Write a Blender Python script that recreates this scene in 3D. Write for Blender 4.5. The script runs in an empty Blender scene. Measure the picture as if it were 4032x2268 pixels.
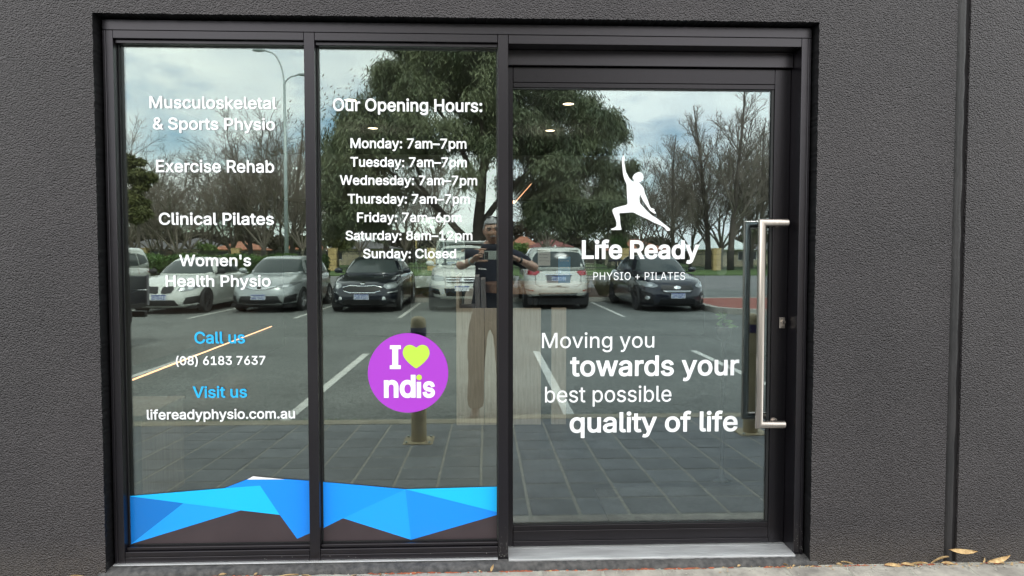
import bpy, bmesh, math, random
import numpy as np
from math import sin, cos, tan, pi, radians, sqrt, atan2, exp
from mathutils import Vector, Matrix, Euler
from mathutils.bvhtree import BVHTree
random.seed(7); np.random.seed(7)
scene = bpy.context.scene
COL = scene.collection

# ------------------------------------------------------------------ camera
FPX, YAW, PIT, CAMD, CAMH, HORIZ = 2700.0, radians(2.142), radians(2.36), 2.81, 1.28, 1005.0
cam_d = bpy.data.cameras.new('camera'); cam = bpy.data.objects.new('camera', cam_d); COL.objects.link(cam)
cam.location = (0, -CAMD, CAMH); cam.rotation_euler = (pi/2 - PIT, 0, -YAW)
cam_d.sensor_width = 36; cam_d.lens = 36*FPX/4032; cam_d.clip_start = .01; cam_d.clip_end = 2000
CY = HORIZ + FPX*tan(PIT)
cam_d.shift_y = (CY - 1134)/4032
scene.camera = cam

# ------------------------------------------------------------------ sky, sun, exposure
SUN_EL, SUN_AZ = radians(50), radians(14)
world = bpy.data.worlds.new('World'); scene.world = world; world.use_nodes = True
nt = world.node_tree; nt.nodes.clear()
N = nt.nodes.new; Lk = nt.links.new
out = N('ShaderNodeOutputWorld'); bg = N('ShaderNodeBackground'); bg.inputs['Strength'].default_value = .15
sky = N('ShaderNodeTexSky'); sky.sky_type = 'NISHITA'; sky.sun_disc = False
sky.sun_elevation = SUN_EL; sky.sun_rotation = SUN_AZ; sky.altitude = 20
tc = N('ShaderNodeTexCoord'); mp = N('ShaderNodeMapping'); mp.inputs['Scale'].default_value = (1.5, 1.5, 4.2); mp.inputs['Location'].default_value = (5.3, 2.2, 1.6)
nz = N('ShaderNodeTexNoise'); nz.inputs['Scale'].default_value = 1.6; nz.inputs['Detail'].default_value = 8; nz.inputs['Roughness'].default_value = .56; nz.inputs['Distortion'].default_value = .25
rp = N('ShaderNodeValToRGB'); rp.color_ramp.elements[0].position = .33; rp.color_ramp.elements[1].position = .45
nz2 = N('ShaderNodeTexNoise'); nz2.inputs['Scale'].default_value = 3.0; nz2.inputs['Detail'].default_value = 6
rp2 = N('ShaderNodeValToRGB'); rp2.color_ramp.elements[0].position = .3; rp2.color_ramp.elements[1].position = .72
rp2.color_ramp.elements[0].color = (17.5, 18.6, 19.4, 1); rp2.color_ramp.elements[1].color = (26.5, 26.6, 25.0, 1)
hs = N('ShaderNodeMix'); hs.data_type = 'RGBA'; hs.blend_type = 'MULTIPLY'; hs.inputs[0].default_value = 1; hs.inputs[7].default_value = (2.1, 2.3, 2.25, 1)
mx = N('ShaderNodeMix'); mx.data_type = 'RGBA'
Lk(tc.outputs['Generated'], mp.inputs[0]); Lk(mp.outputs[0], nz.inputs['Vector']); Lk(mp.outputs[0], nz2.inputs['Vector'])
Lk(nz.outputs['Fac'], rp.inputs[0]); Lk(nz2.outputs['Fac'], rp2.inputs[0]); Lk(sky.outputs[0], hs.inputs[6])
Lk(rp.outputs[0], mx.inputs[0]); Lk(hs.outputs[2], mx.inputs[6]); Lk(rp2.outputs[0], mx.inputs[7])
Lk(mx.outputs[2], bg.inputs['Color']); Lk(bg.outputs[0], out.inputs[0])
sun_d = bpy.data.lights.new('sun', 'SUN'); sun_d.energy = 4.2; sun_d.angle = radians(9); sun_d.color = (1, .95, .87)
sun = bpy.data.objects.new('sun', sun_d); COL.objects.link(sun); sun.location = (0, 8, 12)
sun.rotation_euler = (-(pi/2 - SUN_EL), 0, -SUN_AZ)
scene.view_settings.view_transform = 'Standard'; scene.view_settings.look = 'None'
scene.view_settings.exposure = 0; scene.view_settings.gamma = 1; scene.view_settings.use_curve_mapping = False
cy = scene.cycles
cy.use_denoising = True
try:
    cy.denoiser = 'OPENIMAGEDENOISE'; cy.denoising_input_passes = 'RGB_ALBEDO_NORMAL'; cy.denoising_prefilter = 'ACCURATE'
except Exception: pass
cy.max_bounces = 10; cy.transparent_max_bounces = 24; cy.glossy_bounces = 6; cy.diffuse_bounces = 3; cy.transmission_bounces = 6
cy.sample_clamp_indirect = 6; cy.caustics_reflective = False; cy.caustics_refractive = False

# ------------------------------------------------------------------ camera rays -> real points (4032-wide photo units)
GY = .12
_F = np.array([sin(YAW)*cos(PIT), cos(YAW)*cos(PIT), -sin(PIT)]); _R = np.array([cos(YAW), -sin(YAW), 0.]); _U = np.cross(_R, _F)
def at(px, py, Y):
    d = _F + _R*(px-2016)/FPX + _U*(CY-py)/FPX
    t = (Y + CAMD)/d[1]; return Vector((d[0]*t, Y, CAMH + d[2]*t))
def mir(px, py, Y):           # the real point at y=Y (in front of the shop) seen in the glass
    p = at(px, py, 2*GY - Y); return Vector((p[0], Y, p[2]))
def mirz(px, py, z):
    d = _F + _R*(px-2016)/FPX + _U*(CY-py)/FPX
    t = (z - CAMH)/d[2]; return Vector((d[0]*t, 2*GY - (-CAMD + d[1]*t), z))

# ------------------------------------------------------------------ helpers
def tag(o, label=None, cat=None, group=None, kind=None):
    if label: o['label'] = label
    if cat: o['category'] = cat
    if group: o['group'] = group
    if kind: o['kind'] = kind
    return o
def link(name, me, parent=None, mats=()):
    o = bpy.data.objects.new(name, me); COL.objects.link(o)
    if parent: o.parent = parent
    return o
def empty(name, loc=(0,0,0), rz=0, **k):
    o = bpy.data.objects.new(name, None); COL.objects.link(o); o.empty_display_size = .1
    o.location = loc; o.rotation_euler = (0,0,rz); return tag(o, **k)
def mesh(name, vs, fs, mat=None, parent=None, smooth=False, fm=None):
    me = bpy.data.meshes.new(name); me.from_pydata([tuple(v) for v in vs], [], [tuple(f) for f in fs])
    for m in (mat if isinstance(mat, (list, tuple)) else [mat]):
        if m: me.materials.append(m)
    if fm is not None: me.polygons.foreach_set('material_index', fm)
    if smooth: me.polygons.foreach_set('use_smooth', [True]*len(me.polygons))
    me.update(); return link(name, me, parent)
class B:
    """collects shapes for one mesh"""
    def __init__(s): s.v = []; s.f = []; s.m = []
    def add(s, vs, fs, m=0):
        n = len(s.v); s.v += [tuple(v) for v in vs]; s.f += [tuple(i+n for i in f) for f in fs]; s.m += [m]*len(fs); return s
    def box(s, x0, x1, y0, y1, z0, z1, m=0, bev=0, rot=None):
        if bev:
            bm = bmesh.new(); bmesh.ops.create_cube(bm, size=1)
            for v in bm.verts: v.co = Vector((x0+(v.co.x+.5)*(x1-x0), y0+(v.co.y+.5)*(y1-y0), z0+(v.co.z+.5)*(z1-z0)))
            bmesh.ops.bevel(bm, geom=bm.edges[:], offset=bev, segments=1, affect='EDGES')
            bm.verts.index_update()
            vs = [v.co.copy() for v in bm.verts]; fs = [[v.index for v in f.verts] for f in bm.faces]; bm.free()
        else:
            vs = [Vector((x, y, z)) for x in (x0,x1) for y in (y0,y1) for z in (z0,z1)]
            fs = [(0,1,3,2),(4,6,7,5),(0,4,5,1),(2,3,7,6),(0,2,6,4),(1,5,7,3)]
        if rot is not None: vs = [rot @ v for v in vs]
        return s.add(vs, fs, m)
    def tube(s, pts, rads, n=8, m=0, caps=True, sq=False):
        pts = [Vector(p) for p in pts]
        if not hasattr(rads, '__len__'): rads = [rads]*len(pts)
        vs = []; up = None
        for i, p in enumerate(pts):
            d = (pts[min(i+1, len(pts)-1)] - pts[max(i-1, 0)]).normalized()
            if up is None: up = d.orthogonal().normalized()
            else:
                up = (up - d*up.dot(d)); up = up.normalized() if up.length > 1e-6 else d.orthogonal().normalized()
            w = d.cross(up)
            for k in range(n):
                a = 2*pi*(k + (.5 if sq else 0))/n; vs.append(p + (up*cos(a) + w*sin(a))*rads[i])
        fs = []
        for i in range(len(pts)-1):
            for k in range(n): fs.append((i*n+k, i*n+(k+1)%n, (i+1)*n+(k+1)%n, (i+1)*n+k))
        if caps: fs.append(tuple(range(n))[::-1]); fs.append(tuple((len(pts)-1)*n+k for k in range(n)))
        return s.add(vs, fs, m)
    def lathe(s, prof, n=24, axis='z', c=(0,0,0), m=0):
        vs = []; fs = []; c = Vector(c)
        for r, h in prof:
            for k in range(n):
                a = 2*pi*k/n; q = (r*cos(a), r*sin(a), h)
                vs.append(c + Vector(q if axis == 'z' else (q[2], q[0], q[1]) if axis == 'x' else (q[0], q[2], q[1])))
        for i in range(len(prof)-1):
            for k in range(n): fs.append((i*n+k, i*n+(k+1)%n, (i+1)*n+(k+1)%n, (i+1)*n+k))
        return s.add(vs, fs, m)
    def ell(s, c, r, n=12, k=8, m=0):
        c = Vector(c); vs = []; fs = []
        for i in range(k+1):
            t = pi*i/k
            for j in range(n):
                a = 2*pi*j/n; vs.append(c + Vector((r[0]*sin(t)*cos(a), r[1]*sin(t)*sin(a), r[2]*cos(t))))
        for i in range(k):
            for j in range(n): fs.append((i*n+j, i*n+(j+1)%n, (i+1)*n+(j+1)%n, (i+1)*n+j))
        return s.add(vs, fs, m)
    def out(s, name, mat, parent=None, smooth=False): return mesh(name, s.v, s.f, mat, parent, smooth, s.m)
def box(name, x0, x1, y0, y1, z0, z1, mat, parent=None, bev=0): return B().box(x0,x1,y0,y1,z0,z1,0,bev).out(name, mat, parent)
def angle_smooth(o, deg=35):
    me = o.data; bm = bmesh.new(); bm.from_mesh(me); bm.normal_update()
    for f in bm.faces: f.smooth = True
    for e in bm.edges: e.smooth = not (len(e.link_faces) == 2 and e.calc_face_angle(0) > radians(deg))
    bm.to_mesh(me); bm.free(); return o

# ------------------------------------------------------------------ materials
def pr(name, col, rough=.5, metal=0, **k):
    m = bpy.data.materials.new(name); m.use_nodes = True; b = m.node_tree.nodes['Principled BSDF']
    b.inputs['Base Color'].default_value = (*col, 1); b.inputs['Roughness'].default_value = rough; b.inputs['Metallic'].default_value = metal
    for kk, v in k.items(): b.inputs[kk.replace('_', ' ')].default_value = v
    return m
def noisy(name, c0, c1, rough=.7, scale=6, detail=6, bump=0, bscale=60, bdist=.01, stretch=(1,1,1), metal=0, coord='Object', rmin=None, obj_rand=0, rr=.5, **k):
    """two-colour noise with a bump from a second, finer noise"""
    m = pr(name, c0, rough, metal, **k); t = m.node_tree; b = t.nodes['Principled BSDF']; n = t.nodes.new; l = t.links.new
    tcn = n('ShaderNodeTexCoord'); mpn = n('ShaderNodeMapping'); mpn.inputs['Scale'].default_value = stretch; l(tcn.outputs[coord], mpn.inputs[0])
    a = n('ShaderNodeTexNoise'); a.inputs['Scale'].default_value = scale; a.inputs['Detail'].default_value = detail; a.inputs['Roughness'].default_value = rr; l(mpn.outputs[0], a.inputs['Vector'])
    r = n('ShaderNodeValToRGB'); r.color_ramp.elements[0].position = .32; r.color_ramp.elements[1].position = .68
    r.color_ramp.elements[0].color = (*c0, 1); r.color_ramp.elements[1].color = (*c1, 1); l(a.outputs['Fac'], r.inputs[0])
    last = r.outputs[0]
    if obj_rand:
        oi = n('ShaderNodeObjectInfo'); mr = n('ShaderNodeMapRange'); mr.inputs[3].default_value = 1-obj_rand; mr.inputs[4].default_value = 1+obj_rand; l(oi.outputs['Random'], mr.inputs[0])
        mm = n('ShaderNodeMix'); mm.data_type = 'RGBA'; mm.blend_type = 'MULTIPLY'; mm.inputs[0].default_value = 1
        l(last, mm.inputs[6]); l(mr.outputs[0], mm.inputs[7]); last = mm.outputs[2]
        ad = n('ShaderNodeVectorMath'); ad.operation = 'ADD'; sc = n('ShaderNodeVectorMath'); sc.operation = 'SCALE'; sc.inputs[3].default_value = 30
        l(oi.outputs['Random'], sc.inputs[0]); l(tcn.outputs[coord], ad.inputs[0]); l(sc.outputs[0], ad.inputs[1]); l(ad.outputs[0], mpn.inputs[0])
    l(last, b.inputs['Base Color'])
    if bump:
        c = n('ShaderNodeTexNoise'); c.inputs['Scale'].default_value = bscale; c.inputs['Detail'].default_value = 4; l(mpn.outputs[0], c.inputs['Vector'])
        bp = n('ShaderNodeBump'); bp.inputs['Strength'].default_value = bump; bp.inputs['Distance'].default_value = bdist; l(c.outputs['Fac'], bp.inputs['Height']); l(bp.outputs[0], b.inputs['Normal'])
    return m
M = {}
M['frame'] = noisy('frame_aluminium', (.0035,.0030,.0040), (.0055,.0048,.0064), .29, 3, 3, .25, 900, .0004, IOR=1.53, Specular_Tint=(1,.93,1,1))
M['frame_door'] = noisy('door_aluminium', (.0025,.0022,.0029), (.0040,.0036,.0046), .28, 3, 3, .25, 900, .0004, IOR=1.43, Specular_Tint=(1,.93,1,1))
M['blackpaint'] = pr('black_sealant_paint', (.0035,.0033,.004), .45)
M['seal'] = pr('rubber_seal', (.010,.010,.011), .5)
M['steel'] = noisy('brushed_steel', (.40,.35,.315), (.50,.445,.405), .32, 4, 3, .15, 60, .0005, (60,60,1), 1.0)
M['sillmetal'] = noisy('ribbed_aluminium', (.62,.62,.63), (.80,.80,.81), .42, 5, 5, .2, 200, .0006, (1,8,8), .75)
M['white'] = pr('white_vinyl', (.86,.86,.88), .35)
M['cyanletter'] = pr('cyan_vinyl', (.022,.42,.82), .35)
M['purple'] = pr('purple_vinyl', (.38,.045,.53), .3)
M['lime'] = pr('lime_vinyl', (.47,.72,.07), .3)
M['film_cyan'] = pr('film_cyan', (.012,.48,.98), .22)
M['film_blue'] = pr('film_blue', (.010,.25,.90), .22)
M['film_deep'] = pr('film_deep_blue', (.008,.17,.56), .22)
M['film_mid'] = pr('film_mid_blue', (.014,.33,.96), .22)
M['film_bright'] = pr('film_bright_blue', (.008,.28,.94), .22)
M['film_brown'] = noisy('film_plum', (.040,.028,.032), (.052,.037,.041), .3, 5, 4)
def glass_mat(name, refl, tint, rtint, rough=0, dirt=0):
    m = bpy.data.materials.new(name); m.use_nodes = True; t = m.node_tree; t.nodes.clear(); n = t.nodes.new; l = t.links.new
    o = n('ShaderNodeOutputMaterial'); mixs = n('ShaderNodeMixShader'); tr = n('ShaderNodeBsdfTransparent'); gl = n('ShaderNodeBsdfGlossy')
    tr.inputs[0].default_value = (*tint, 1); gl.inputs[0].default_value = (*rtint, 1); gl.inputs['Roughness'].default_value = rough
    fr = n('ShaderNodeFresnel'); fr.inputs[0].default_value = 1.5
    ma = n('ShaderNodeMath'); ma.operation = 'MULTIPLY_ADD'; ma.inputs[1].default_value = 1-refl; ma.inputs[2].default_value = refl
    l(fr.outputs[0], ma.inputs[0]); l(ma.outputs[0], mixs.inputs[0]); l(tr.outputs[0], mixs.inputs[1]); l(gl.outputs[0], mixs.inputs[2]); 
    if dirt:      # a thin film of dust and wipe marks
        df = n('ShaderNodeBsdfDiffuse'); df.inputs[0].default_value = (.55,.55,.52,1); dm = n('ShaderNodeMixShader'); c = n('ShaderNodeTexCoord'); mp_ = n('ShaderNodeMapping'); mp_.inputs['Scale'].default_value = (1.6, 1, .5); mp_.inputs['Rotation'].default_value = (0, .5, 0)
        z = n('ShaderNodeTexNoise'); z.inputs['Scale'].default_value = 5; z.inputs['Detail'].default_value = 9; z.inputs['Roughness'].default_value = .65; z.inputs['Distortion'].default_value = 1.2
        mr = n('ShaderNodeMapRange'); mr.inputs[1].default_value = .42; mr.inputs[2].default_value = .75; mr.inputs[4].default_value = dirt
        l(c.outputs['Object'], mp_.inputs[0]); l(mp_.outputs[0], z.inputs['Vector']); l(z.outputs['Fac'], mr.inputs[0]); l(mr.outputs[0], dm.inputs[0]); l(mixs.outputs[0], dm.inputs[1]); l(df.outputs[0], dm.inputs[2]); l(dm.outputs[0], o.inputs[0])
    else: l(mixs.outputs[0], o.inputs[0])
    return m
M['glass'] = glass_mat('tinted_window_glass', .115, (.925,.95,.935), (.88,.985,.945), 0, .009)
M['glass_door'] = glass_mat('tinted_door_glass', .115, (.925,.95,.935), (.83,.955,.985), 0, .009)
M['carglass'] = glass_mat('car_glass', .10, (.30,.34,.33), (.95,1,.98))
def wall_mat():
    m = pr('charcoal_render', (.030,.029,.031), .5, IOR=1.58, Specular_Tint=(1,.93,.96,1)); t = m.node_tree; b = t.nodes['Principled BSDF']; n = t.nodes.new; l = t.links.new
    c = n('ShaderNodeTexCoord'); mpn = n('ShaderNodeMapping'); mpn.inputs['Scale'].default_value = (1, 1, 1.35); l(c.outputs['Object'], mpn.inputs[0])
    w = n('ShaderNodeTexNoise'); w.inputs['Scale'].default_value = 30; w.inputs['Detail'].default_value = 2; l(mpn.outputs[0], w.inputs['Vector'])
    ws = n('ShaderNodeVectorMath'); ws.operation = 'SCALE'; ws.inputs[3].default_value = .006; l(w.outputs['Color'], ws.inputs[0])
    wa = n('ShaderNodeVectorMath'); wa.operation = 'ADD'; l(mpn.outputs[0], wa.inputs[0]); l(ws.outputs[0], wa.inputs[1])
    v = n('ShaderNodeTexVoronoi'); v.feature = 'SMOOTH_F1'; v.inputs['Scale'].default_value = 150; v.inputs['Smoothness'].default_value = .6; l(wa.outputs[0], v.inputs['Vector'])
    f = n('ShaderNodeTexNoise'); f.inputs['Scale'].default_value = 160; f.inputs['Detail'].default_value = 3; l(wa.outputs[0], f.inputs['Vector'])
    g = n('ShaderNodeTexNoise'); g.inputs['Scale'].default_value = 1.6; g.inputs['Detail'].default_value = 6; g.inputs['Roughness'].default_value = .6; l(c.outputs['Object'], g.inputs['Vector'])
    ad = n('ShaderNodeMath'); ad.operation = 'MULTIPLY_ADD'; ad.inputs[1].default_value = -1.0; l(v.outputs['Distance'], ad.inputs[0]); l(f.outputs['Fac'], ad.inputs[2])
    bp = n('ShaderNodeBump'); bp.inputs['Strength'].default_value = 1.0; bp.inputs['Distance'].default_value = .0125; l(ad.outputs[0], bp.inputs['Height']); l(bp.outputs[0], b.inputs['Normal'])
    r = n('ShaderNodeValToRGB'); r.color_ramp.elements[0].position = .3; r.color_ramp.elements[1].position = .72
    r.color_ramp.elements[0].color = (.013,.0113,.0126,1); r.color_ramp.elements[1].color = (.038,.0335,.0345,1); l(g.outputs['Fac'], r.inputs[0])
    # dust splashed up from the paving
    sp = n('ShaderNodeSeparateXYZ'); l(c.outputs['Object'], sp.inputs[0]); nn = n('ShaderNodeTexNoise'); nn.inputs['Scale'].default_value = 22; nn.inputs['Detail'].default_value = 7; l(c.outputs['Object'], nn.inputs['Vector'])
    m1 = n('ShaderNodeMapRange'); m1.inputs[1].default_value = .13; m1.inputs[2].default_value = -.04; l(sp.outputs['Z'], m1.inputs[0])
    m2 = n('ShaderNodeMath'); m2.operation = 'MULTIPLY'; l(m1.outputs[0], m2.inputs[0]); l(nn.outputs['Fac'], m2.inputs[1])
    mm = n('ShaderNodeMix'); mm.data_type = 'RGBA'; l(m2.outputs[0], mm.inputs[0]); l(r.outputs[0], mm.inputs[6]); mm.inputs[7].default_value = (.085,.070,.055,1); l(mm.outputs[2], b.inputs['Base Color'])
    r3 = n('ShaderNodeMapRange'); r3.inputs[3].default_value = .22; r3.inputs[4].default_value = .54; l(g.outputs['Fac'], r3.inputs[0]); l(r3.outputs[0], b.inputs['Roughness'])
    return m
M['wall'] = wall_mat()
M['wallsmooth'] = noisy('charcoal_render_trowelled', (.034,.031,.032), (.048,.044,.044), .45, 14, 6, .5, 130, .003)
M['joint'] = noisy('joint_sealant', (.012,.011,.012), (.024,.021,.022), .5, 12, 5, .6, 70, .004, (1,1,.25))
M['plinth'] = noisy('plinth_concrete', (.028,.027,.028), (.085,.080,.078), .8, 40, 8, .9, 90, .006)
M['rust'] = noisy('red_residue', (.20,.045,.02), (.36,.10,.045), .85, 30, 5, .8, 80, .005)
M['mortar'] = noisy('pale_mortar', (.24,.23,.20), (.40,.385,.335), .9, 30, 6, .6, 150, .004)
M['paver'] = noisy('stone_paver', (.115,.125,.135), (.185,.195,.205), .68, 5, 6, .6, 22, .006, (1,1,1), obj_rand=.13, rr=.62)
M['paver_bright'] = noisy('brightened_stone_paver', (.19,.175,.16), (.43,.40,.35), .8, 9, 9, .7, 26, .006, (1,1,1), obj_rand=.10, rr=.65)  # paler copy for the wall row, its extra brightness put into the colour
M['kerb'] = noisy('concrete_kerb', (.26,.23,.17), (.38,.345,.27), .85, 10, 6, .5, 120, .004)
M['interior_wall'] = noisy('interior_paint', (.14,.14,.135), (.16,.16,.155), .8, 2, 2)
M['bulk'] = noisy('bulkhead_paint', (.50,.50,.46), (.56,.56,.52), .8, 2, 2)
M['interior_dark'] = noisy('interior_dark_paint', (.05,.055,.06), (.065,.07,.075), .8, 2, 2)
M['interior_floor'] = noisy('vinyl_floor', (.018,.018,.020), (.030,.030,.031), .4, 6, 5, 0, 60, .01, (1,6,1))
M['ceiling'] = pr('ceiling_paint', (.10,.10,.105), .9)
def wood(name, c0, c1, vert=True, rough=.5):
    return noisy(name, c0, c1, rough, 5, 8, .25, 40, .001, (14,14,1) if vert else (1,14,14), rr=.6)
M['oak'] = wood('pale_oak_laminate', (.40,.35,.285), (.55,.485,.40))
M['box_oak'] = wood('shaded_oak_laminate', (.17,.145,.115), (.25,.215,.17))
M['steel_dark'] = pr('dark_satin_steel', (.10,.115,.135), .25, 1.0)
M['oakh'] = wood('table_oak', (.22,.13,.085), (.36,.23,.155), False)
M['mirrorm'] = pr('mirror_silver', (.48,.51,.50), .0, 1)
def emis(name, col, s):
    m = bpy.data.materials.new(name); m.use_nodes = True; t = m.node_tree; t.nodes.clear()
    e = t.nodes.new('ShaderNodeEmission'); e.inputs[0].default_value = (*col, 1); e.inputs[1].default_value = s
    o = t.nodes.new('ShaderNodeOutputMaterial'); t.links.new(e.outputs[0], o.inputs[0]); return m
M['lamp_glow'] = emis('downlight_glow', (1, .76, .52), 7)
M['strip_glow'] = emis('led_strip_glow', (1, .50, .26), 3.0)
M['black'] = pr('black_plastic', (.012,.012,.014), .45)
M['grey'] = pr('grey_plastic', (.16,.16,.17), .5)
M['lightgrey'] = pr('light_grey_plastic', (.5,.5,.52), .45)
M['paper'] = pr('paper', (.75,.75,.72), .8)
M['bluepaper'] = pr('blue_paper', (.10,.32,.60), .6)
M['leafgreen'] = noisy('leaf_green', (.05,.16,.02), (.12,.30,.04), .5, 20)
M['dryleaf'] = noisy('dry_leaf', (.27,.16,.065), (.50,.35,.17), .7, 60, 4, .4, 200, .002, obj_rand=.3)
M['bollard'] = noisy('bollard_yellow', (.34,.27,.15), (.48,.39,.24), .5, 8, 5)
M['navy'] = pr('navy_band', (.03,.02,.09), .5)
def asphalt():
    m = noisy('asphalt', (.106,.113,.111), (.160,.170,.167), .85, .8, 8, 0, rr=.65); t = m.node_tree; b = t.nodes['Principled BSDF']; n = t.nodes.new; l = t.links.new
    c = n('ShaderNodeTexCoord'); v = n('ShaderNodeTexVoronoi'); v.inputs['Scale'].default_value = 55; l(c.outputs['Object'], v.inputs['Vector'])
    src = b.inputs['Base Color'].links[0].from_socket
    rr = n('ShaderNodeValToRGB'); rr.color_ramp.elements[0].color = (.2,.2,.2,1); rr.color_ramp.elements[1].color = (2.1,2.1,2.0,1); l(v.outputs['Color'], rr.inputs[0])
    mm = n('ShaderNodeMix'); mm.data_type = 'RGBA'; mm.blend_type = 'MULTIPLY'; mm.inputs[0].default_value = .8; l(src, mm.inputs[6]); l(rr.outputs[0], mm.inputs[7]); l(mm.outputs[2], b.inputs['Base Color'])
    bp = n('ShaderNodeBump'); bp.inputs['Strength'].default_value = .9; bp.inputs['Distance'].default_value = .008; l(v.outputs['Distance'], bp.inputs['Height']); l(bp.outputs[0], b.inputs['Normal'])
    return m
M['asphalt'] = asphalt()
M['road'] = noisy('far_road_asphalt', (.15,.152,.15), (.20,.20,.195), .85, .6, 7, .4, 60, .01)
M['line'] = noisy('road_paint', (.46,.46,.43), (.70,.70,.66), .7, 14, 6, .3, 100, .002)
M['grass'] = noisy('mown_grass', (.055,.105,.022), (.10,.16,.04), .9, 1.2, 8, .8, 40, .04)
M['mulch'] = noisy('mulch', (.075,.045,.030), (.15,.095,.065), .95, 8, 8, 1, 60, .03)
M['redpave'] = noisy('red_paving', (.24,.075,.055), (.32,.11,.085), .85, 12, 6)
M['conc'] = noisy('pale_concrete', (.34,.33,.29), (.44,.425,.38), .85, 4, 6)
M['fence'] = pr('black_fence_steel', (.012,.013,.014), .5)
M['limestone'] = noisy('limestone_block', (.42,.30,.13), (.55,.41,.20), .85, 4, 6, .4, 30, .01)
M['mort_dark'] = pr('dark_joint', (.10,.08,.05), .9)
M['galv'] = noisy('galvanised_steel', (.36,.42,.42), (.46,.52,.52), .45, 3, 4, metal=.4)
M['bark_pale'] = noisy('pale_bark', (.16,.15,.11), (.27,.25,.19), .9, 8, 6)
M['bark'] = noisy('brown_bark', (.075,.06,.05), (.14,.115,.095), .9, 8, 6)
M['twig'] = noisy('winter_twigs', (.17,.14,.115), (.28,.24,.20), .9, 1, 3)
M['gumleaf'] = noisy('peppermint_leaves', (.065,.088,.042), (.19,.21,.11), .55, 1.3, 6)
M['olive'] = noisy('olive_leaves', (.07,.085,.022), (.13,.13,.04), .6, 1.3, 6)
M['olive_dark'] = noisy('distant_scrub', (.055,.045,.032), (.10,.085,.058), .8, .2, 5)
M['hedge'] = noisy('hedge_leaves', (.045,.10,.018), (.11,.20,.04), .55, 2.5, 6)
M['palegreen'] = noisy('pale_shrub_leaves', (.11,.19,.04), (.20,.28,.08), .55, 2.5, 6)
M['drygrass'] = noisy('dry_grass_clump', (.11,.11,.055), (.22,.20,.11), .8, 3)
def roofmat(n_, a, b_): return noisy(n_, a, b_, .8, 2, 5)
M['terracotta'] = roofmat('terracotta_tiles', (.33,.12,.065), (.46,.19,.11))
M['redroof'] = roofmat('red_tiles', (.22,.065,.055), (.30,.10,.085))
M['greyroof'] = roofmat('grey_tiles', (.085,.08,.085), (.14,.13,.135))
M['whiteroof'] = roofmat('white_steel_roof', (.62,.68,.66), (.70,.75,.72))
M['cream'] = noisy('cream_brick', (.50,.43,.30), (.60,.52,.38), .85, 3, 4)
M['brownwall'] = noisy('brown_brick', (.22,.15,.10), (.30,.21,.15), .85, 3, 4)
M['housewin'] = pr('house_window', (.03,.035,.04), .1)
# cars
def paint(name, col, metal=0, rough=.35): return pr(name, col, rough, metal, Coat_Weight=1.0, Coat_Roughness=.04)
M['p_white'] = paint('white_car_paint', (.66,.68,.64)); M['p_pearl'] = paint('pearl_white_paint', (.72,.73,.66))
M['p_silver'] = paint('silver_car_paint', (.40,.43,.43), .55, .33); M['p_black'] = paint('black_car_paint', (.007,.010,.020), .25, .22)
M['p_kia'] = paint('blue_black_paint', (.010,.014,.024), .3, .25)
M['tyre'] = noisy('tyre_rubber', (.016,.016,.017), (.026,.026,.027), .8, 10)
M['alloy'] = pr('alloy_wheel', (.40,.41,.42), .3, .9); M['alloy_dark'] = pr('dark_alloy_wheel', (.05,.05,.055), .35, .8)
M['chrome'] = pr('chrome', (.75,.76,.78), .12, 1); M['trim'] = pr('black_trim', (.014,.014,.015), .5)
M['dark'] = pr('dark_recess', (.004,.004,.005), .8)
M['lens'] = pr('headlight_lens', (.30,.32,.33), .06, .5, Coat_Weight=1.0, Coat_Roughness=.02)
M['lensbright'] = pr('headlight_reflector', (.75,.77,.78), .12, .7)
M['taillens'] = pr('tail_light_lens', (.42,.018,.03), .12, 0, Coat_Weight=1.0)
M['amber'] = pr('amber_reflector', (.5,.12,.06), .2)
M['screen'] = pr('tinted_windscreen', (.050,.062,.062), .12, 0, IOR=1.36)
M['plate'] = pr('number_plate_white', (.62,.66,.72), .5); M['plateblue'] = pr('number_plate_blue', (.02,.06,.28), .5)
# person
M['skin'] = noisy('skin', (.46,.27,.195), (.56,.35,.26), .5, 20, 4, Subsurface_Weight=.05)
M['hair'] = noisy('grey_hair', (.24,.24,.25), (.50,.50,.52), .6, 60, 5, .8, 200, .004, (1,1,.2))
M['shirt'] = noisy('navy_polo', (.007,.009,.020), (.013,.016,.032), .8, 10, 5, .5, 30, .01)
M['trousers'] = noisy('brown_trousers', (.020,.017,.017), (.036,.030,.030), .85, 9, 6, .6, 18, .02)
M['shoe'] = pr('brown_shoe_leather', (.05,.028,.02), .4)
M['eye'] = pr('eye_white', (.5,.48,.45), .2); M['iris'] = pr('iris_dark', (.02,.012,.008), .15); M['lip'] = pr('lip_skin', (.27,.10,.08), .5)
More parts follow.
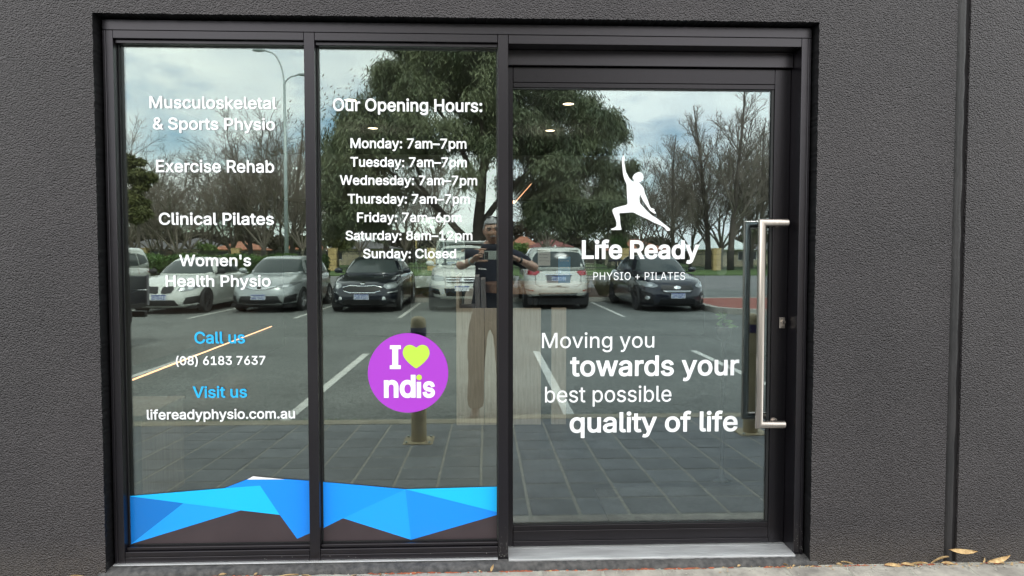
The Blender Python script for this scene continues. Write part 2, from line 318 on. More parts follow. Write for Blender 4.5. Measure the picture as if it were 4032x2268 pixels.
# ================================================================== shop front
OX0, OX1, OZ0, OZ1 = -1.555, 1.370, -.005, 2.237      # opening in the rendered wall
JX0, JX1 = 1.951, 2.008                               # vertical control joint
G0 = -.032                                            # pavement level at the wall
def wavy(name, edge, fixed, axis, mat, y0, y1, parent, n=220, amp=.0014, seed=1):
    """a strip whose inner edge is slightly ragged, like trowelled render"""
    rnd = random.Random(seed); vs = []; fs = []
    (a0, a1), e, f = edge[0], edge[1], fixed
    for i in range(n+1):
        t = a0 + (a1-a0)*i/n; ee = e + rnd.uniform(-amp, amp)
        for q, y in ((ee, y0), (ee, y1), (f, y1), (f, y0)):
            vs.append((t, y, q) if axis == 'x' else (q, y, t))
    for i in range(n):
        for k in range(4): fs.append((i*4+k, i*4+(k+1)%4, (i+1)*4+(k+1)%4, (i+1)*4+k))
    fm_ = [1 if i % 4 == 0 else 0 for i in range(len(fs))] + [0, 0]
    fs += [(0,1,2,3), (n*4+3, n*4+2, n*4+1, n*4)]
    return mesh(name, vs, fs, [mat, M['blackpaint']], parent, False, fm_)
WT = 4.05
wall = box('wall', -6.5, OX0-.05, 0, .24, G0-.1, WT, M['wall']); tag(wall, kind='structure')
for nm, x0, x1, z0, z1 in (('wall', OX1+.05, JX0, G0-.1, WT), ('wall', OX0-.05, OX1+.05, OZ1+.03, WT), ('wall', JX1, 7.0, G0-.1, WT)):
    tag(box(nm, x0, x1, 0, .24, z0, z1, M['wall']), kind='structure')
# ragged reveal edges round the opening
tag(wavy('wall_edge', ((G0-.05, OZ1+.03), OX0), OX0-.05, 'z', M['wall'], 0, .20, None, seed=3), kind='structure')
tag(wavy('wall_edge', ((G0-.05, OZ1+.03), OX1), OX1+.05, 'z', M['wall'], 0, .20, None, seed=4), kind='structure')
tag(wavy('wall_edge', ((OX0, OX1), OZ1), OZ1+.03, 'x', M['wall'], 0, .20, None, seed=5, n=420), kind='structure')
# smoother trowelled patch beside the opening's upper right corner and above it
def patch(pts, name, seed):
    rnd = random.Random(seed); vs = []; P = []
    for i in range(len(pts)):
        a, b = pts[i], pts[(i+1) % len(pts)]
        for k in range(10): t = k/10; P.append((a[0]+(b[0]-a[0])*t + rnd.uniform(-.006,.006), a[1]+(b[1]-a[1])*t + rnd.uniform(-.006,.006)))
    c = (sum(p[0] for p in P)/len(P), sum(p[1] for p in P)/len(P))
    bm = bmesh.new(); f = bm.faces.new([bm.verts.new((p[0], -.0022, p[1])) for p in P]); bmesh.ops.triangulate(bm, faces=[f])
    me = bpy.data.meshes.new(name); bm.to_mesh(me); bm.free(); me.materials.append(M['wallsmooth']); o = link(name, me); 
    return tag(o, kind='structure')
# control joint with its sealant beads
j = B(); jn = 60; rnd = random.Random(9)
prof = [(JX0, .012), (JX0+.012, .016), (JX0+.016, .004), (JX0+.030, -.003), (JX0+.038, .002), (JX0+.044, .010), (JX1, .012)]
vs = []; fs = []
for i in range(jn+1):
    z = G0-.05 + (WT-G0+.05)*i/jn; w = rnd.uniform(-.0025, .0025)
    for x, y in prof: vs.append((x + w*(0 if x in (JX0, JX1) else 1), y + rnd.uniform(-.0012,.0012), z))
for i in range(jn):
    for k in range(len(prof)-1): a = i*len(prof)+k; fs.append((a, a+1, a+len(prof)+1, a+len(prof)))
jo = mesh('wall_joint', vs, fs, M['joint'], None, True); tag(jo, kind='structure')
tag(box('wall_back', JX0-.02, JX1+.02, .03, .22, G0, WT, M['wallsmooth']), kind='structure')

# ---- fixed frame
def fbox(name, x0, x1, y0, y1, z0, z1, parent, mat='frame', bev=.0012): return box(name, x0, x1, y0, y1, z0, z1, M[mat], parent, bev)
fr = empty('window_frame', (0, .05, 0), label='black aluminium window and door frame set in the charcoal wall', cat='window frame')
def F(name, x0, x1, z0, z1, y0=.05, y1=.145, mat='frame', bev=.0012):
    return fbox(name, x0, x1, y0-.05, y1-.05, z0, z1, fr, mat, bev)
FX0, FX1 = OX0+.010, OX1-.008
FT = 2.229
F('head_channel', FX0, FX1, 2.188, FT)
F('head_rail', -1.5035, -.7435, 2.155, 2.1865); F('head_rail', -.6985, .0475, 2.155, 2.1865); F('head_rail', .0925, 1.3205, 2.151, 2.1865, .0515)
F('jamb', FX0, -1.5335, -.005, 2.1865); F('jamb', -1.532, -1.505, -.005, 2.1865, .0505)
F('jamb', 1.350, FX1, -.012, 2.1865); F('jamb', 1.322, 1.3485, -.012, 2.1865, .0505, .20)
F('mullion', -.742, -.700, -.005, 2.1865, .0495); F('mullion', .049, .091, -.012, 2.1865, .0495, .20)
# glazing beads: recessed second line on the pane sides
for x0, x1 in ((-1.505, -.742), (-.700, .049)):
    F('sill_rail', x0+.0015, x1-.0015, .0, .022, .051); F('sill_rail', x0+.0015, x1-.0015, .0235, .044, .0525)
    F('glazing_bead', x0+.0015, x1-.0015, .0455, .058, .066, .0935)
    F('glazing_bead', x0+.0015, x1-.0015, 2.140, 2.1535, .066, .0935)
    F('rubber_gasket', x0+.0015, x1-.0015, .0585, .0625, .088, .0935, 'seal', 0); F('rubber_gasket', x0+.0015, x0+.006, .064, 2.138, .088, .0935, 'seal', 0)
    F('rubber_gasket', x1-.006, x1-.0015, .064, 2.138, .088, .0935, 'seal', 0)
F('header_plate', .0925, 1.3205, 2.086, 2.1495, .128, .20)
# thin flashing under the window
fl = box('flashing', -1.545, .047, .035, .09, -.006, -.0015, M['sillmetal'], fr, .0005); fl.location = (0, -.05, 0)
# pane glass
def pane(name, x0, x1, y0, y1, z0, z1, parent, m='glass'):
    return box(name, x0, x1, y0, y1, z0, z1, M[m], parent)
p1 = pane('glass_pane', -1.505, -.742, .045, .051, .040, 2.155, fr)
p2 = pane('glass_pane', -.700, .049, .045, .051, .040, 2.155, fr)
# small chips and scuffs low on the frame
rnd = random.Random(5)
b = B()
for k in range(70):
    if k < 34: x = rnd.uniform(.052, .088); z = abs(rnd.gauss(0, .05)); y = .0493
    elif k < 56: x = rnd.uniform(1.325, 1.36); z = abs(rnd.gauss(0, .07)); y = .0498 if x > 1.35 else .0503
    else: x = rnd.uniform(-1.5, .04); z = rnd.uniform(.003, .04); y = .0508
    s = rnd.uniform(.0006, .0018); b.box(x, x+s*rnd.uniform(1,2), y-.0004, y+.0004, z, z+s)
ch = b.out('paint_chips', pr('chip_dust', (.30,.29,.27), .9), fr); ch.location = (0,-.05,0); tag(ch, kind='stuff')

# ---- plinth under the frame and red residue line
pn = 160; vs = []; fs = []; rnd = random.Random(12)
for i in range(pn+1):
    x = OX0-.03 + (OX1-OX0+.06)*i/pn
    for y, z in ((.06, -.008), (.012+rnd.uniform(-.003,.003), -.010+rnd.uniform(-.002,.001)), (-.004+rnd.uniform(-.003,.003), -.020), (-.010+rnd.uniform(-.004,.004), -.034), (-.012, -.06)):
        vs.append((x, y, z))
for i in range(pn):
    for k in range(4): a = i*5+k; fs.append((a, a+5, a+6, a+1))
pl = mesh('plinth', vs, fs, M['plinth'], None, True); tag(pl, kind='structure')
b = B(); rnd = random.Random(21)
def blob(b, x, y, z, sx, sy, sz, rnd, m=0, n=7):
    vs = [(x, y, z+sz)]; 
    for k in range(n):
        a = 2*pi*k/n; q = rnd.uniform(.6, 1.1); vs.append((x+sx*q*cos(a), y+sy*q*sin(a), z))
    b.add(vs, [(0, 1+k, 1+(k+1) % n) for k in range(n)], m)
for k in range(190):
    x = rnd.choice([rnd.uniform(-1.9, -.9), rnd.uniform(.05, 1.5), rnd.uniform(.4, 1.0), rnd.uniform(-.5, .2), rnd.uniform(1.5, 2.4)])
    blob(b, x, -.016+rnd.uniform(-.004,.004), G0-.001, rnd.uniform(.006,.024), rnd.uniform(.002,.006), rnd.uniform(.002,.006), rnd)
rs = b.out('red_residue', M['rust']); tag(rs, 'thin broken line of red brick residue along the foot of the wall', 'residue', kind='stuff')
b = B()
for k in range(420):
    x = rnd.uniform(-2.2, 2.6); s = rnd.uniform(.0015, .006)
    blob(b, x, -.018-abs(rnd.gauss(0, .03)), G0, s, s, s*.8, rnd, n=5)
tag(b.out('grit', M['mortar']), 'pale grit scattered along the foot of the wall', 'grit', kind='stuff')

# ---- sliding door
dr = empty('sliding_door', (.72, .15, 0), label='black framed glass sliding door with long steel handle', cat='door')
def D(name, x0, x1, z0, z1, y0=.15, y1=.185, mat='frame_door', bev=.0012): return fbox(name, x0-.72, x1-.72, y0-.15, y1-.15, z0, z1, dr, mat, bev)
DG0, DG1, DGZ0, DGZ1 = .116, 1.240, .098, 1.992
D('stile', .070, DG0-.0015, .004, 2.083, .1495); D('stile', 1.2525, 1.321, .004, 2.083, .1495)
D('top_rail', DG0, 1.251, 2.0195, 2.083); D('top_rail', DG0, 1.251, 1.998, 2.018, .1515)
D('bottom_rail', DG0, 1.251, .026, .070); D('bottom_rail', DG0, 1.251, .0715, .092, .1515); D('bottom_rail', DG0, 1.251, .004, .0245, .148)
D('glazing_bead', DG0, 1.251, .0935, .0985, .158, .162, 'seal', 0); D('glazing_bead', 1.2405, 1.251, .0995, 1.9965, .157, .162, 'seal', 0)
D('glazing_bead', DG0, 1.2395, 1.9925, 1.9965, .158, .162, 'seal', 0)
pane('glass_pane', DG0-.72, 1.251-.72, .015, .021, .094, 1.998, dr, 'glass_door')
# handle: mitred bar with returns to the stile
yh = .084
ht = at(3012, 877, yh); hb = at(3018, 1672, yh)
hx = 1.177; zt, zb = ht.z, hb.z; hx2 = 1.288; R0 = .0165
h = B(); hp = []
def ring(c, e1, e2, n=20): return [Vector(c) + Vector(e1)*cos(2*pi*k/n) + Vector(e2)*sin(2*pi*k/n) for k in range(n)]
secs = [ring((hx2+R0*.2, yh, zt), (0, R0*.6, 0), (0, 0, R0*.6)), ring((hx2, yh, zt), (0, R0, 0), (0, 0, R0)), ring((hx, yh, zt), (0, R0, 0), (-R0, 0, R0)), ring((hx, yh, zb), (0, R0, 0), (-R0, 0, -R0)),
        ring((hx2, yh, zb), (0, R0, 0), (0, 0, -R0)), ring((hx2+R0*.2, yh, zb), (0, R0*.6, 0), (0, 0, -R0*.6))]
vs = [p for s_ in secs for p in s_]; n = 20; fs = []
for i in range(len(secs)-1):
    for k in range(n): fs.append((i*n+k, i*n+(k+1) % n, (i+1)*n+(k+1) % n, (i+1)*n+k))
fs.append(tuple(range(n))); fs.append(tuple((len(secs)-1)*n+k for k in range(n))[::-1])
bar = B().add(vs, fs).out('pull_handle', M['steel'], dr, False); bar.location = (-.72, -.15, 0); angle_smooth(bar, 40)
for z in (zt, zb):
    s_ = B().tube([(hx2-.022, yh, z), (hx2-.022, .1495, z)], .010, 14).out('standoff', M['steel'], bar); angle_smooth(s_, 40)
    c_ = B().tube([(hx2-.022, .1425, z), (hx2-.022, .1493, z)], .016, 16).out('collar', M['steel'], bar); angle_smooth(c_, 40)
# the matching handle on the inside of the door
bar2 = bar.copy(); bar2.data = bar.data.copy(); bar2.data.materials[0] = M['steel_dark']; COL.objects.link(bar2); bar2.parent = dr; bar2.location = (-.72, -.15 + (.252-yh), 0)
for v in bar2.data.vertices: v.co.y = 2*yh - v.co.y
bar2.data.flip_normals()
for z in (zt, zb):
    s_ = B().tube([(hx2-.022, yh, z), (hx2-.022, .020, z)], .010, 14).out('standoff', M['steel'], bar2); angle_smooth(s_, 40)
lz0, lz1 = at(3077, 1292, .15).z, at(3077, 1249, .15).z; lx0, lx1 = at(3067, 1270, .15).x, at(3088, 1270, .15).x
lk = box('lock_plate', lx0, lx1, .1425, .1492, lz0, lz1, M['steel'], dr, .0015); lk.location = (-.72, -.15, 0)
lc = B(); lcx = (lx0+lx1)/2+.003; lcz = (lz0+lz1)/2
lc.tube([(lcx, .1345, lcz+.004), (lcx, .1425, lcz+.004)], .0085, 16); lc.box(lcx-.0045, lcx+.0045, .1345, .1424, lcz-.014, lcz)
lco = lc.out('lock_cylinder', M['steel'], lk)
kh = box('keyhole', lcx-.001, lcx+.001, .1338, .1344, lcz-.002, lcz+.008, M['dark'], lk)
# ribbed threshold
b = B(); sx0, sx1 = .0925, 1.321
b.box(sx0, sx1, .030, .195, -.014, -.0045, 0)
for k in range(8):
    y = .040 + k*.0115; b.box(sx0, sx1 + 0, y, y+.0062, -.0044, -.0006, 0)
b.box(sx0, sx1, .0300, .0375, -.0044, -.0022, 0); b.box(sx0, sx1, .132, .195, -.0044, .0005, 0)
th = b.out('threshold', M['sillmetal']); tag(th, 'ribbed bare aluminium threshold under the sliding door', 'threshold')
th2 = box('nosing', sx0, sx1, .0285, .0299, -.016, -.003, M['sillmetal'], th, .0004)

# ---- lettering: each letter of cut vinyl is a part
FONT = None
try:
    import os
    FONT = bpy.data.fonts.load(os.path.join(bpy.utils.system_resource('DATAFILES', path='fonts'), 'Inter.woff2'))   # the interface font that ships inside Blender itself
except Exception: pass
from mathutils.geometry import delaunay_2d_cdt
_GL = {}
def glyph_loops(txt, space):
    """outlines of a line of text per character: list of closed point loops"""
    cu = bpy.data.curves.new('t', 'FONT'); cu.body = txt; cu.font = FONT or cu.font; cu.size = 1; cu.space_character = space
    for i in range(len(txt)): cu.materials.append(M['white'])
    for i, c in enumerate(cu.body_format): c.material_index = i
    o = bpy.data.objects.new('t', cu); COL.objects.link(o); dg = bpy.context.evaluated_depsgraph_get(); cc = o.evaluated_get(dg).to_curve(dg); G = {}
    for s_ in cc.splines:
        L = []; bp = s_.bezier_points; n = len(bp)
        for i in range(n):
            a, b_ = bp[i], bp[(i+1) % n]; p0, p1, p2, p3 = a.co.xy, a.handle_right.xy, b_.handle_left.xy, b_.co.xy
            ch = (p3-p0); st = abs(ch.cross(p1-p0)) + abs(ch.cross(p2-p0)) < 1e-7
            for k in range(1 if st else 6):
                t = k/6; u = 1-t; L.append(p0*u**3 + p1*3*u*u*t + p2*3*u*t*t + p3*t**3)
        Q = []
        for p in L:
            if not Q or (p-Q[-1]).length > 1e-4: Q.append(p)
        if len(Q) > 2 and (Q[0]-Q[-1]).length < 1e-4: Q.pop()
        if len(Q) > 2: G.setdefault(s_.material_index, []).append(Q)
    o.evaluated_get(dg).to_curve_clear(); bpy.data.objects.remove(o); bpy.data.curves.remove(cu); return G
def heights():
    if 'h' not in _GL:
        ys = lambda ch: (lambda G: max(p.y for g in G.values() for L in g for p in L))(glyph_loops(ch, 1))
        _GL['h'] = {'cap': ys('H'), 'asc': ys('l'), 'x': ys('x')}
    return _GL['h']
def area(L): return sum(L[i-1].cross(L[i]) for i in range(len(L)))/2
def grow_loop(L, w, sg):
    n = len(L); R_ = []
    for i in range(n):
        t0 = (L[i]-L[i-1]).normalized(); t1 = (L[(i+1) % n]-L[i]).normalized(); n0 = Vector((t0.y, -t0.x))*sg; n1 = Vector((t1.y, -t1.x))*sg
        m = n0+n1; m = m.normalized() if m.length > 1e-5 else n0; c_ = max(.55, m.dot(n1)); R_.append(L[i] + m*w/c_)
    return R_
def fill_loops(loops):
    V = []; E_ = []
    for L in loops:
        k = len(V); V += L; E_ += [(k+i, k+(i+1) % len(L)) for i in range(len(L))]
    ov, oe, of, *_r = delaunay_2d_cdt(V, E_, [], 0, 1e-6)
    A = np.array([tuple(p) for p in V]); e0 = A[[a for a, b_ in E_]]; e1 = A[[b_ for a, b_ in E_]]; out = []
    for f in of:
        c_ = sum((ov[i] for i in f), Vector((0,0)))/len(f); x, y = c_.x, c_.y
        up = (e0[:,1] <= y) & (e1[:,1] > y); dn = (e0[:,1] > y) & (e1[:,1] <= y); cr = (e1[:,0]-e0[:,0])*(y-e0[:,1]) - (x-e0[:,0])*(e1[:,1]-e0[:,1])
        if (up & (cr > 0)).sum() - (dn & (cr < 0)).sum() != 0: out.append(list(f))
    return ov, out
def text_line(txt, parent, origin, mat, x0, x1, zb, zt, y, ref='cap', weight=.018, one=False, name='letter', space=1.0):
    """fit a line of text so that it spans x0..x1, baseline zb, cap or ascender top zt; every letter is its own mesh"""
    G = glyph_loops(txt, space); H = heights()[ref]; res = []
    big = max((L for g in G.values() for L in g), key=lambda L: abs(area(L))); sg = 1 if area(big) > 0 else -1
    GG = {k: [grow_loop(L, weight, sg) for L in g] for k, g in G.items()}
    xs = [p.x for g in GG.values() for L in g for p in L]; mnx, mxx = min(xs), max(xs); sx = (x1-x0)/(mxx-mnx); sz = (zt-zb)/(H + 2*weight); allv = []; allf = []
    for k in sorted(GG):
        ov, fs = fill_loops(GG[k]); vs = [(x0+(p.x-mnx)*sx-origin[0], y-origin[1], zb+(p.y+weight)*sz-origin[2]) for p in ov]
        if one: n_ = len(allv); allv += vs; allf += [[i+n_ for i in f] for f in fs]; continue
        ob = mesh(name, vs, fs, mat, parent); res.append(ob)
    if one: res.append(mesh(name, allv, allf, mat, parent))
    for ob in res:
        if ob.data.polygons and ob.data.polygons[0].normal.y > 0: ob.data.flip_normals()
    return res
WG, DGY = .0935, .1635
def lettering(label, cat, rows, y, mat='white', name='window_lettering', weight=.0155, ref='cap', group=None):
    c = at((rows[0][1]+rows[0][2])/2, rows[-1][3], y); e = empty(name, c, label=label, cat=cat, group=group)
    for r in rows:
        txt, px0, px1, pyb, pyt = r[:5]; rf = r[5] if len(r) > 5 else ref; wt = r[6] if len(r) > 6 else weight; sp = r[7] if len(r) > 7 else 1
        mx_ = (px0+px1)/2
        text_line(txt, e, c, M[mat], at(px0, pyb, y).x, at(px1, pyb, y).x, at(mx_, pyb, y).z, at(mx_, pyt, y).z, y, rf, wt, space=sp)
    return e
W1 = 'lettering'
lettering('white lettering reading Musculoskeletal & Sports Physio, topmost on the left pane', W1, [('Musculoskeletal', 588.5, 1089, 428, 380), ('& Sports Physio', 602, 1083, 511.5, 464)], WG)
lettering('white lettering reading Exercise Rehab on the left pane', W1, [('Exercise Rehab', 615, 1080, 679, 630)], WG)
lettering('white lettering reading Clinical Pilates on the left pane', W1, [('Clinical Pilates', 626, 1078.5, 885.5, 838)], WG)
lettering("white lettering reading Women's Health Physio on the left pane", W1, [("Women's", 705.6, 988.5, 1048, 1003), ('Health Physio', 652.5, 1066, 1129, 1083.5)], WG)
lettering('light blue lettering reading Call us on the left pane', W1, [('Call us', 766, 965, 1352.5, 1306)], WG, 'cyanletter')
lettering('white phone number lettering under the words Call us', W1, [('(08) 6183 7637', 692.7, 1045, 1437, 1402)], WG)
lettering('light blue lettering reading Visit us on the left pane', W1, [('Visit us', 759, 972.7, 1566, 1521)], WG, 'cyanletter')
lettering('white web address lettering, lowest text on the left pane', W1, [('lifereadyphysio.com.au', 578.4, 1162, 1650, 1611, 'asc')], WG)
lettering('white heading lettering reading Our Opening Hours above the list of days', W1, [('Our Opening Hours:', 1310.6, 1898.8, 439, 389)], WG)
for d_, tx, a, b_, c_, e_ in (('Monday', 'Monday: 7am–7pm', 1380, 1836.6, 584.5, 545), ('Tuesday', 'Tuesday: 7am–7pm', 1380, 1838, 657.8, 619), ('Wednesday', 'Wednesday: 7am–7pm', 1338, 1879, 729, 691),
    ('Thursday', 'Thursday: 7am–7pm', 1369, 1851, 802, 764), ('Friday', 'Friday: 7am–6pm', 1406, 1817, 874.5, 837), ('Saturday', 'Saturday: 8am–12pm', 1361, 1860, 945.7, 909), ('Sunday', 'Sunday: Closed', 1430, 1796, 1017, 980)):
    lettering('white lettering giving the opening hours for %s on the middle pane' % d_, W1, [(tx, a, b_, c_, e_)], WG, group='opening hours lines')
lettering('large white shop name lettering under the figure on the door', W1, [('Life Ready', 2291, 2754, 1019.6, 946)], DGY, name='shop_name_lettering', weight=.024)
lettering('thin white capitals reading PHYSIO + PILATES on the door', W1, [('PHYSIO + PILATES', 2336.5, 2697.6, 1102, 1072, 'cap', -.002, 1.06)], DGY)
lettering('white slogan lettering over four lines on the lower half of the door', W1, [('Moving you', 2134, 2576, 1369.5, 1310, 'cap', .003), ('towards your', 2244.7, 2910, 1480, 1399, 'asc', .017),
    ('best possible', 2146, 2643.5, 1583, 1520.6, 'asc', .003), ('quality of life', 2243, 2904, 1701, 1621.6, 'asc', .017)], DGY, name='slogan_lettering')
def flat(name, pts, mat, parent, origin, y, thick=0):
    """a thin sheet cut to an outline of (x, z) points facing the street"""
    bm = bmesh.new(); f = bm.faces.new([bm.verts.new((p[0]-origin[0], y-origin[1], p[1]-origin[2])) for p in pts]); bm.normal_update()
    if f.normal.y > 0: f.normal_flip()
    bmesh.ops.triangulate(bm, faces=[f]); me = bpy.data.meshes.new(name); bm.to_mesh(me); bm.free(); me.materials.append(mat)
    return link(name, me, parent)
def smooth_closed(P, it=2):
    for _ in range(it):
        Q = []
        for i in range(len(P)):
            a, b_ = P[i], P[(i+1) % len(P)]; Q.append((a[0]*.75+b_[0]*.25, a[1]*.75+b_[1]*.25)); Q.append((a[0]*.25+b_[0]*.75, a[1]*.25+b_[1]*.75))
        P = Q
    return P
LP = [(328,75),(331,90),(330,118),(341,148),(338,180),(330,198),(333,215),(345,270),(356,335),(362,378),(385,410),(412,470),(440,500),(460,525),(480,533),(494,528),(496,510),(485,492),(468,468),(482,440),(505,410),(535,385),(570,373),(605,376),(635,395),(653,428),(657,465),(648,500),(628,525),(605,535),(585,540),(583,552),(600,572),(630,602),(658,640),(668,680),(673,718),(700,780),(728,845),(745,900),(765,950),(782,978),(800,980),(815,978),(830,995),(845,1000),(846,1012),(826,1014),(840,1030),(858,1045),(866,1062),(856,1072),(835,1066),(808,1050),(780,1030),(755,1008),(735,975),(705,935),(670,885),(640,835),(618,795),(600,745),(588,790),(587,840),(592,880),(608,912),(650,955),(700,1010),(760,1070),(815,1112),(880,1148),(950,1205),(1010,1252),(1055,1285),(1090,1315),(1105,1338),(1100,1356),(1070,1360),(1035,1352),(1025,1325),(1005,1300),(930,1262),(840,1225),(740,1170),(640,1125),(555,1085),(500,1055),(468,1048),(400,1052),(320,1058),(244,1062),(255,1100),(262,1170),(266,1240),(275,1290),(286,1325),(285,1344),(200,1345),(120,1346),(110,1332),(120,1322),(160,1310),(200,1285),(203,1240),(198,1200),(180,1150),(155,1090),(136,1040),(134,1005),(150,988),(190,970),(280,945),(390,920),(385,840),(378,740),(374,660),(374,578),(350,530),(328,470),(312,400),(304,330),(298,250),(293,190),(292,150),(305,115)]
c0 = at(2520, 900, DGY); lg = empty('figure_logo', c0, label='white silhouette of a figure in a lunge with one arm raised on the door', cat='logo')
flat('silhouette', smooth_closed([(lambda p: (p.x, p.z))(at(2380+x/4.263, 590+y/4.262, DGY)) for x, y in LP], 1), M['white'], lg, c0, DGY)
# round sticker
c1 = at(1607, 1468.5, WG); st = empty('round_sticker', c1, label='round purple sticker with white lettering and a lime green heart', cat='sticker')
rad = at(1765, 1468, WG).x - c1.x
flat('disc', [(c1.x+rad*cos(2*pi*k/96), c1.z+rad*sin(2*pi*k/96)) for k in range(96)], M['purple'], st, c1, WG)
SP = lambda x, y: (lambda p: (p.x, p.z))(at(1400+x/3.8125, 1280+y/3.813, WG-.0005))
flat('letter', [SP(*p) for p in ((516,303),(678,303),(680,360),(640,362),(640,602),(680,604),(678,660),(514,660),(513,604),(551,602),(551,362),(514,360))], M['white'], st, c1, WG-.0008)
hp = [(910,655),(860,620),(800,570),(745,510),(715,460),(707,410),(718,360),(748,318),(795,297),(840,300),(880,318),(911,343),(940,318),(980,298),(1025,297),(1070,315),(1100,355),(1112,410),(1103,460),(1075,510),(1020,570),(960,620)]
flat('heart', smooth_closed([SP(*p) for p in hp], 1), M['lime'], st, c1, WG-.0008)
text_line('nd', st, c1, M['white'], SP(418,0)[0], SP(895,0)[0], SP(0,1096)[1], SP(0,752)[1], WG-.0008, 'asc', .028)
text_line('s', st, c1, M['white'], SP(1000,0)[0], SP(1188,0)[0], SP(0,1098)[1], SP(0,852)[1], WG-.0008, 'x', .028)
flat('letter', [SP(*p) for p in ((918,853),(984,853),(984,1095),(918,1095))], M['white'], st, c1, WG-.0008)
flat('dot', [(SP(950,0)[0]+.0118*cos(2*pi*k/24), SP(0,792)[1]+.0118*sin(2*pi*k/24)) for k in range(24)], M['lime'], st, c1, WG-.0008)
# blue angular film along the bottom of the two fixed panes
def film(label, polys, sc_, off):
    o_ = at(off[0]+polys[0][1][0][0]/sc_, off[1]+polys[0][1][0][1]/sc_, WG); e = empty('window_film', o_, label=label, cat='window film')
    for k, (mt, pts) in enumerate(polys):
        P = []
        for x, y in pts:
            q = at(off[0]+x/sc_, off[1]+y/sc_, WG)
            P.append((min(max(q.x, off[2]), off[3]), max(q.z, .0627)))
        flat('film_facet', P, M[mt], e, o_, WG - (.0 if mt == 'film_brown' else .0006) - .00012*k)
film('faceted blue film with a white peak across the bottom of the left pane', [('film_brown', [(200,1310),(228,1296),(812,1090),(1020,1115),(1113,1245),(1195,1210),(1195,1330),(200,1330)]),
    ('film_deep', [(205,1021),(508,1059),(228,1299),(205,1299)]), ('film_mid', [(508,1058),(812,1098),(226,1300)]),
    ('film_blue', [(720,981),(845,933),(1045,931),(1190,940),(1190,1216),(1113,1250),(1020,1122),(905,967)]),
    ('film_cyan', [(205,1022),(720,980),(915,966),(1020,1122),(812,1098),(508,1060)]), ('white', [(845,933),(878,916),(1048,932)])], 1.3568, (350, 1200, -1.5035, -.7435))
film('faceted blue film across the bottom of the middle pane', [('film_brown', [(80,1195),(205,1135),(568,1258),(1045,1120),(1045,1330),(80,1330)]),
    ('film_bright', [(80,946),(538,985),(205,1140),(80,1195)]), ('film_mid', [(538,985),(568,1263),(205,1140)]), ('film_blue', [(538,985),(1050,1108),(1050,1121),(568,1263)]),
    ('film_cyan', [(538,985),(1050,971),(1050,1108)])], 1.3568, (1200, 1200, -.6985, .0475))

# ================================================================== room behind the glass
FZ = .03; RX0, RX1, RY0, RY1, RZ = -3.1, 3.4, .245, 7.75, 2.75
def S(name, *a, m='interior_wall'): return tag(box(name, *a, M[m]), kind='structure')
S('interior_floor', RX0, RX1, .20, RY1, FZ-.3, FZ, m='interior_floor')
S('interior_ceiling', RX0, RX1, .25, RY1, RZ, RZ+.1, m='ceiling')
S('interior_wall', RX0-.15, RX0, .24, RY1, FZ-.3, RZ+.1); S('interior_wall', RX1, RX1+.15, .24, RY1, FZ-.3, RZ+.1)
S('interior_wall', RX0-.15, RX1+.15, RY1, RY1+.15, FZ-.3, RZ+.1, m='interior_dark')
S('roof_slab', -6.5, 7.0, .24, 9, WT-.12, WT, m='wallsmooth')
S('interior_header', OX0-.1, OX1+.1, .205, .24, 2.24, RZ)
bk = box('bulkhead', -2.35, 1.75, 5.2, 5.6, 1.93, 2.44, M['bulk']); tag(bk, kind='structure')
# wall mirror, slightly out of square
mr_ = empty('wall_mirror', (-.75, 7.70, .10), radians(-1.3), label='tall wall mirror at the back of the room showing the shopfront from inside', cat='mirror')
box('mirror_glass', -.40, .42, -.008, 0, 0, 1.76, M['mirrorm'], mr_); box('backing', -.41, .43, .001, .012, -.01, 1.77, M['grey'], mr_)
mr_.rotation_euler = (radians(.6), 0, radians(1.35))
def downlight(p, lab, watts=14):
    e = empty('downlight', (p.x, p.y, RZ), label=lab, cat='downlight', group='recessed downlights in the ceiling')
    B().lathe([(.060,-.001),(.066,-.004),(.056,-.006),(.054,-.001)], 32).out('trim_ring', M['grey'], e)
    B().lathe([(.0001,-.003),(.054,-.003)], 32).out('lamp', M['lamp_glow'], e)
    sd = bpy.data.lights.new('downlight_beam', 'SPOT'); sd.energy = watts; sd.color = (1, .88, .76); sd.spot_size = radians(125); sd.spot_blend = .6; sd.shadow_soft_size = .05
    so = bpy.data.objects.new('downlight_beam', sd); COL.objects.link(so); so.parent = e; so.location = (0, 0, -.02)
def ceil_at(px, py):
    d = _F + _R*(px-2016)/FPX + _U*(CY-py)/FPX; t = (RZ-CAMH)/d[2]; return Vector((d[0]*t, -CAMD+d[1]*t, RZ))
downlight(ceil_at(1380, 393), 'glowing downlight behind the heading Our Opening Hours'); downlight(ceil_at(1468, 504), 'glowing downlight just above the Monday line')
downlight(ceil_at(2238, 408), 'glowing downlight highest behind the door glass'); downlight(ceil_at(2166, 513), 'second glowing downlight behind the door glass, below the highest'); downlight(ceil_at(731, 491), 'glowing downlight behind the words Sports Physio')
for x_ in (-1.9, -.65, .62, 1.8): downlight(Vector((x_, 1.0, RZ)), 'glowing downlight in the front row, hidden above the window head', 54)
# linear pendant
e = empty('linear_pendant', (.30, 3.4, 2.0), label='slim lit linear pendant light behind the left edge of the door', cat='pendant light')
q0, q1 = at(2022, 790, 2.6), at(2088, 718, 4.2)
b = B().tube([q0, q1], .016, 8).out('housing', M['black'], e); b.location = (-.30, -3.4, -2.0)
b = B().tube([q0-Vector((0,0,.012)), q1-Vector((0,0,.012))], .013, 8).out('diffuser', M['strip_glow'], e); b.location = (-.30, -3.4, -2.0)
b = B(); [b.tube([q, (q.x, q.y, RZ)], .002, 5) for q in (q0, q1)]; b = b.out('cable', M['black'], e); b.location = (-.30, -3.4, -2.0)
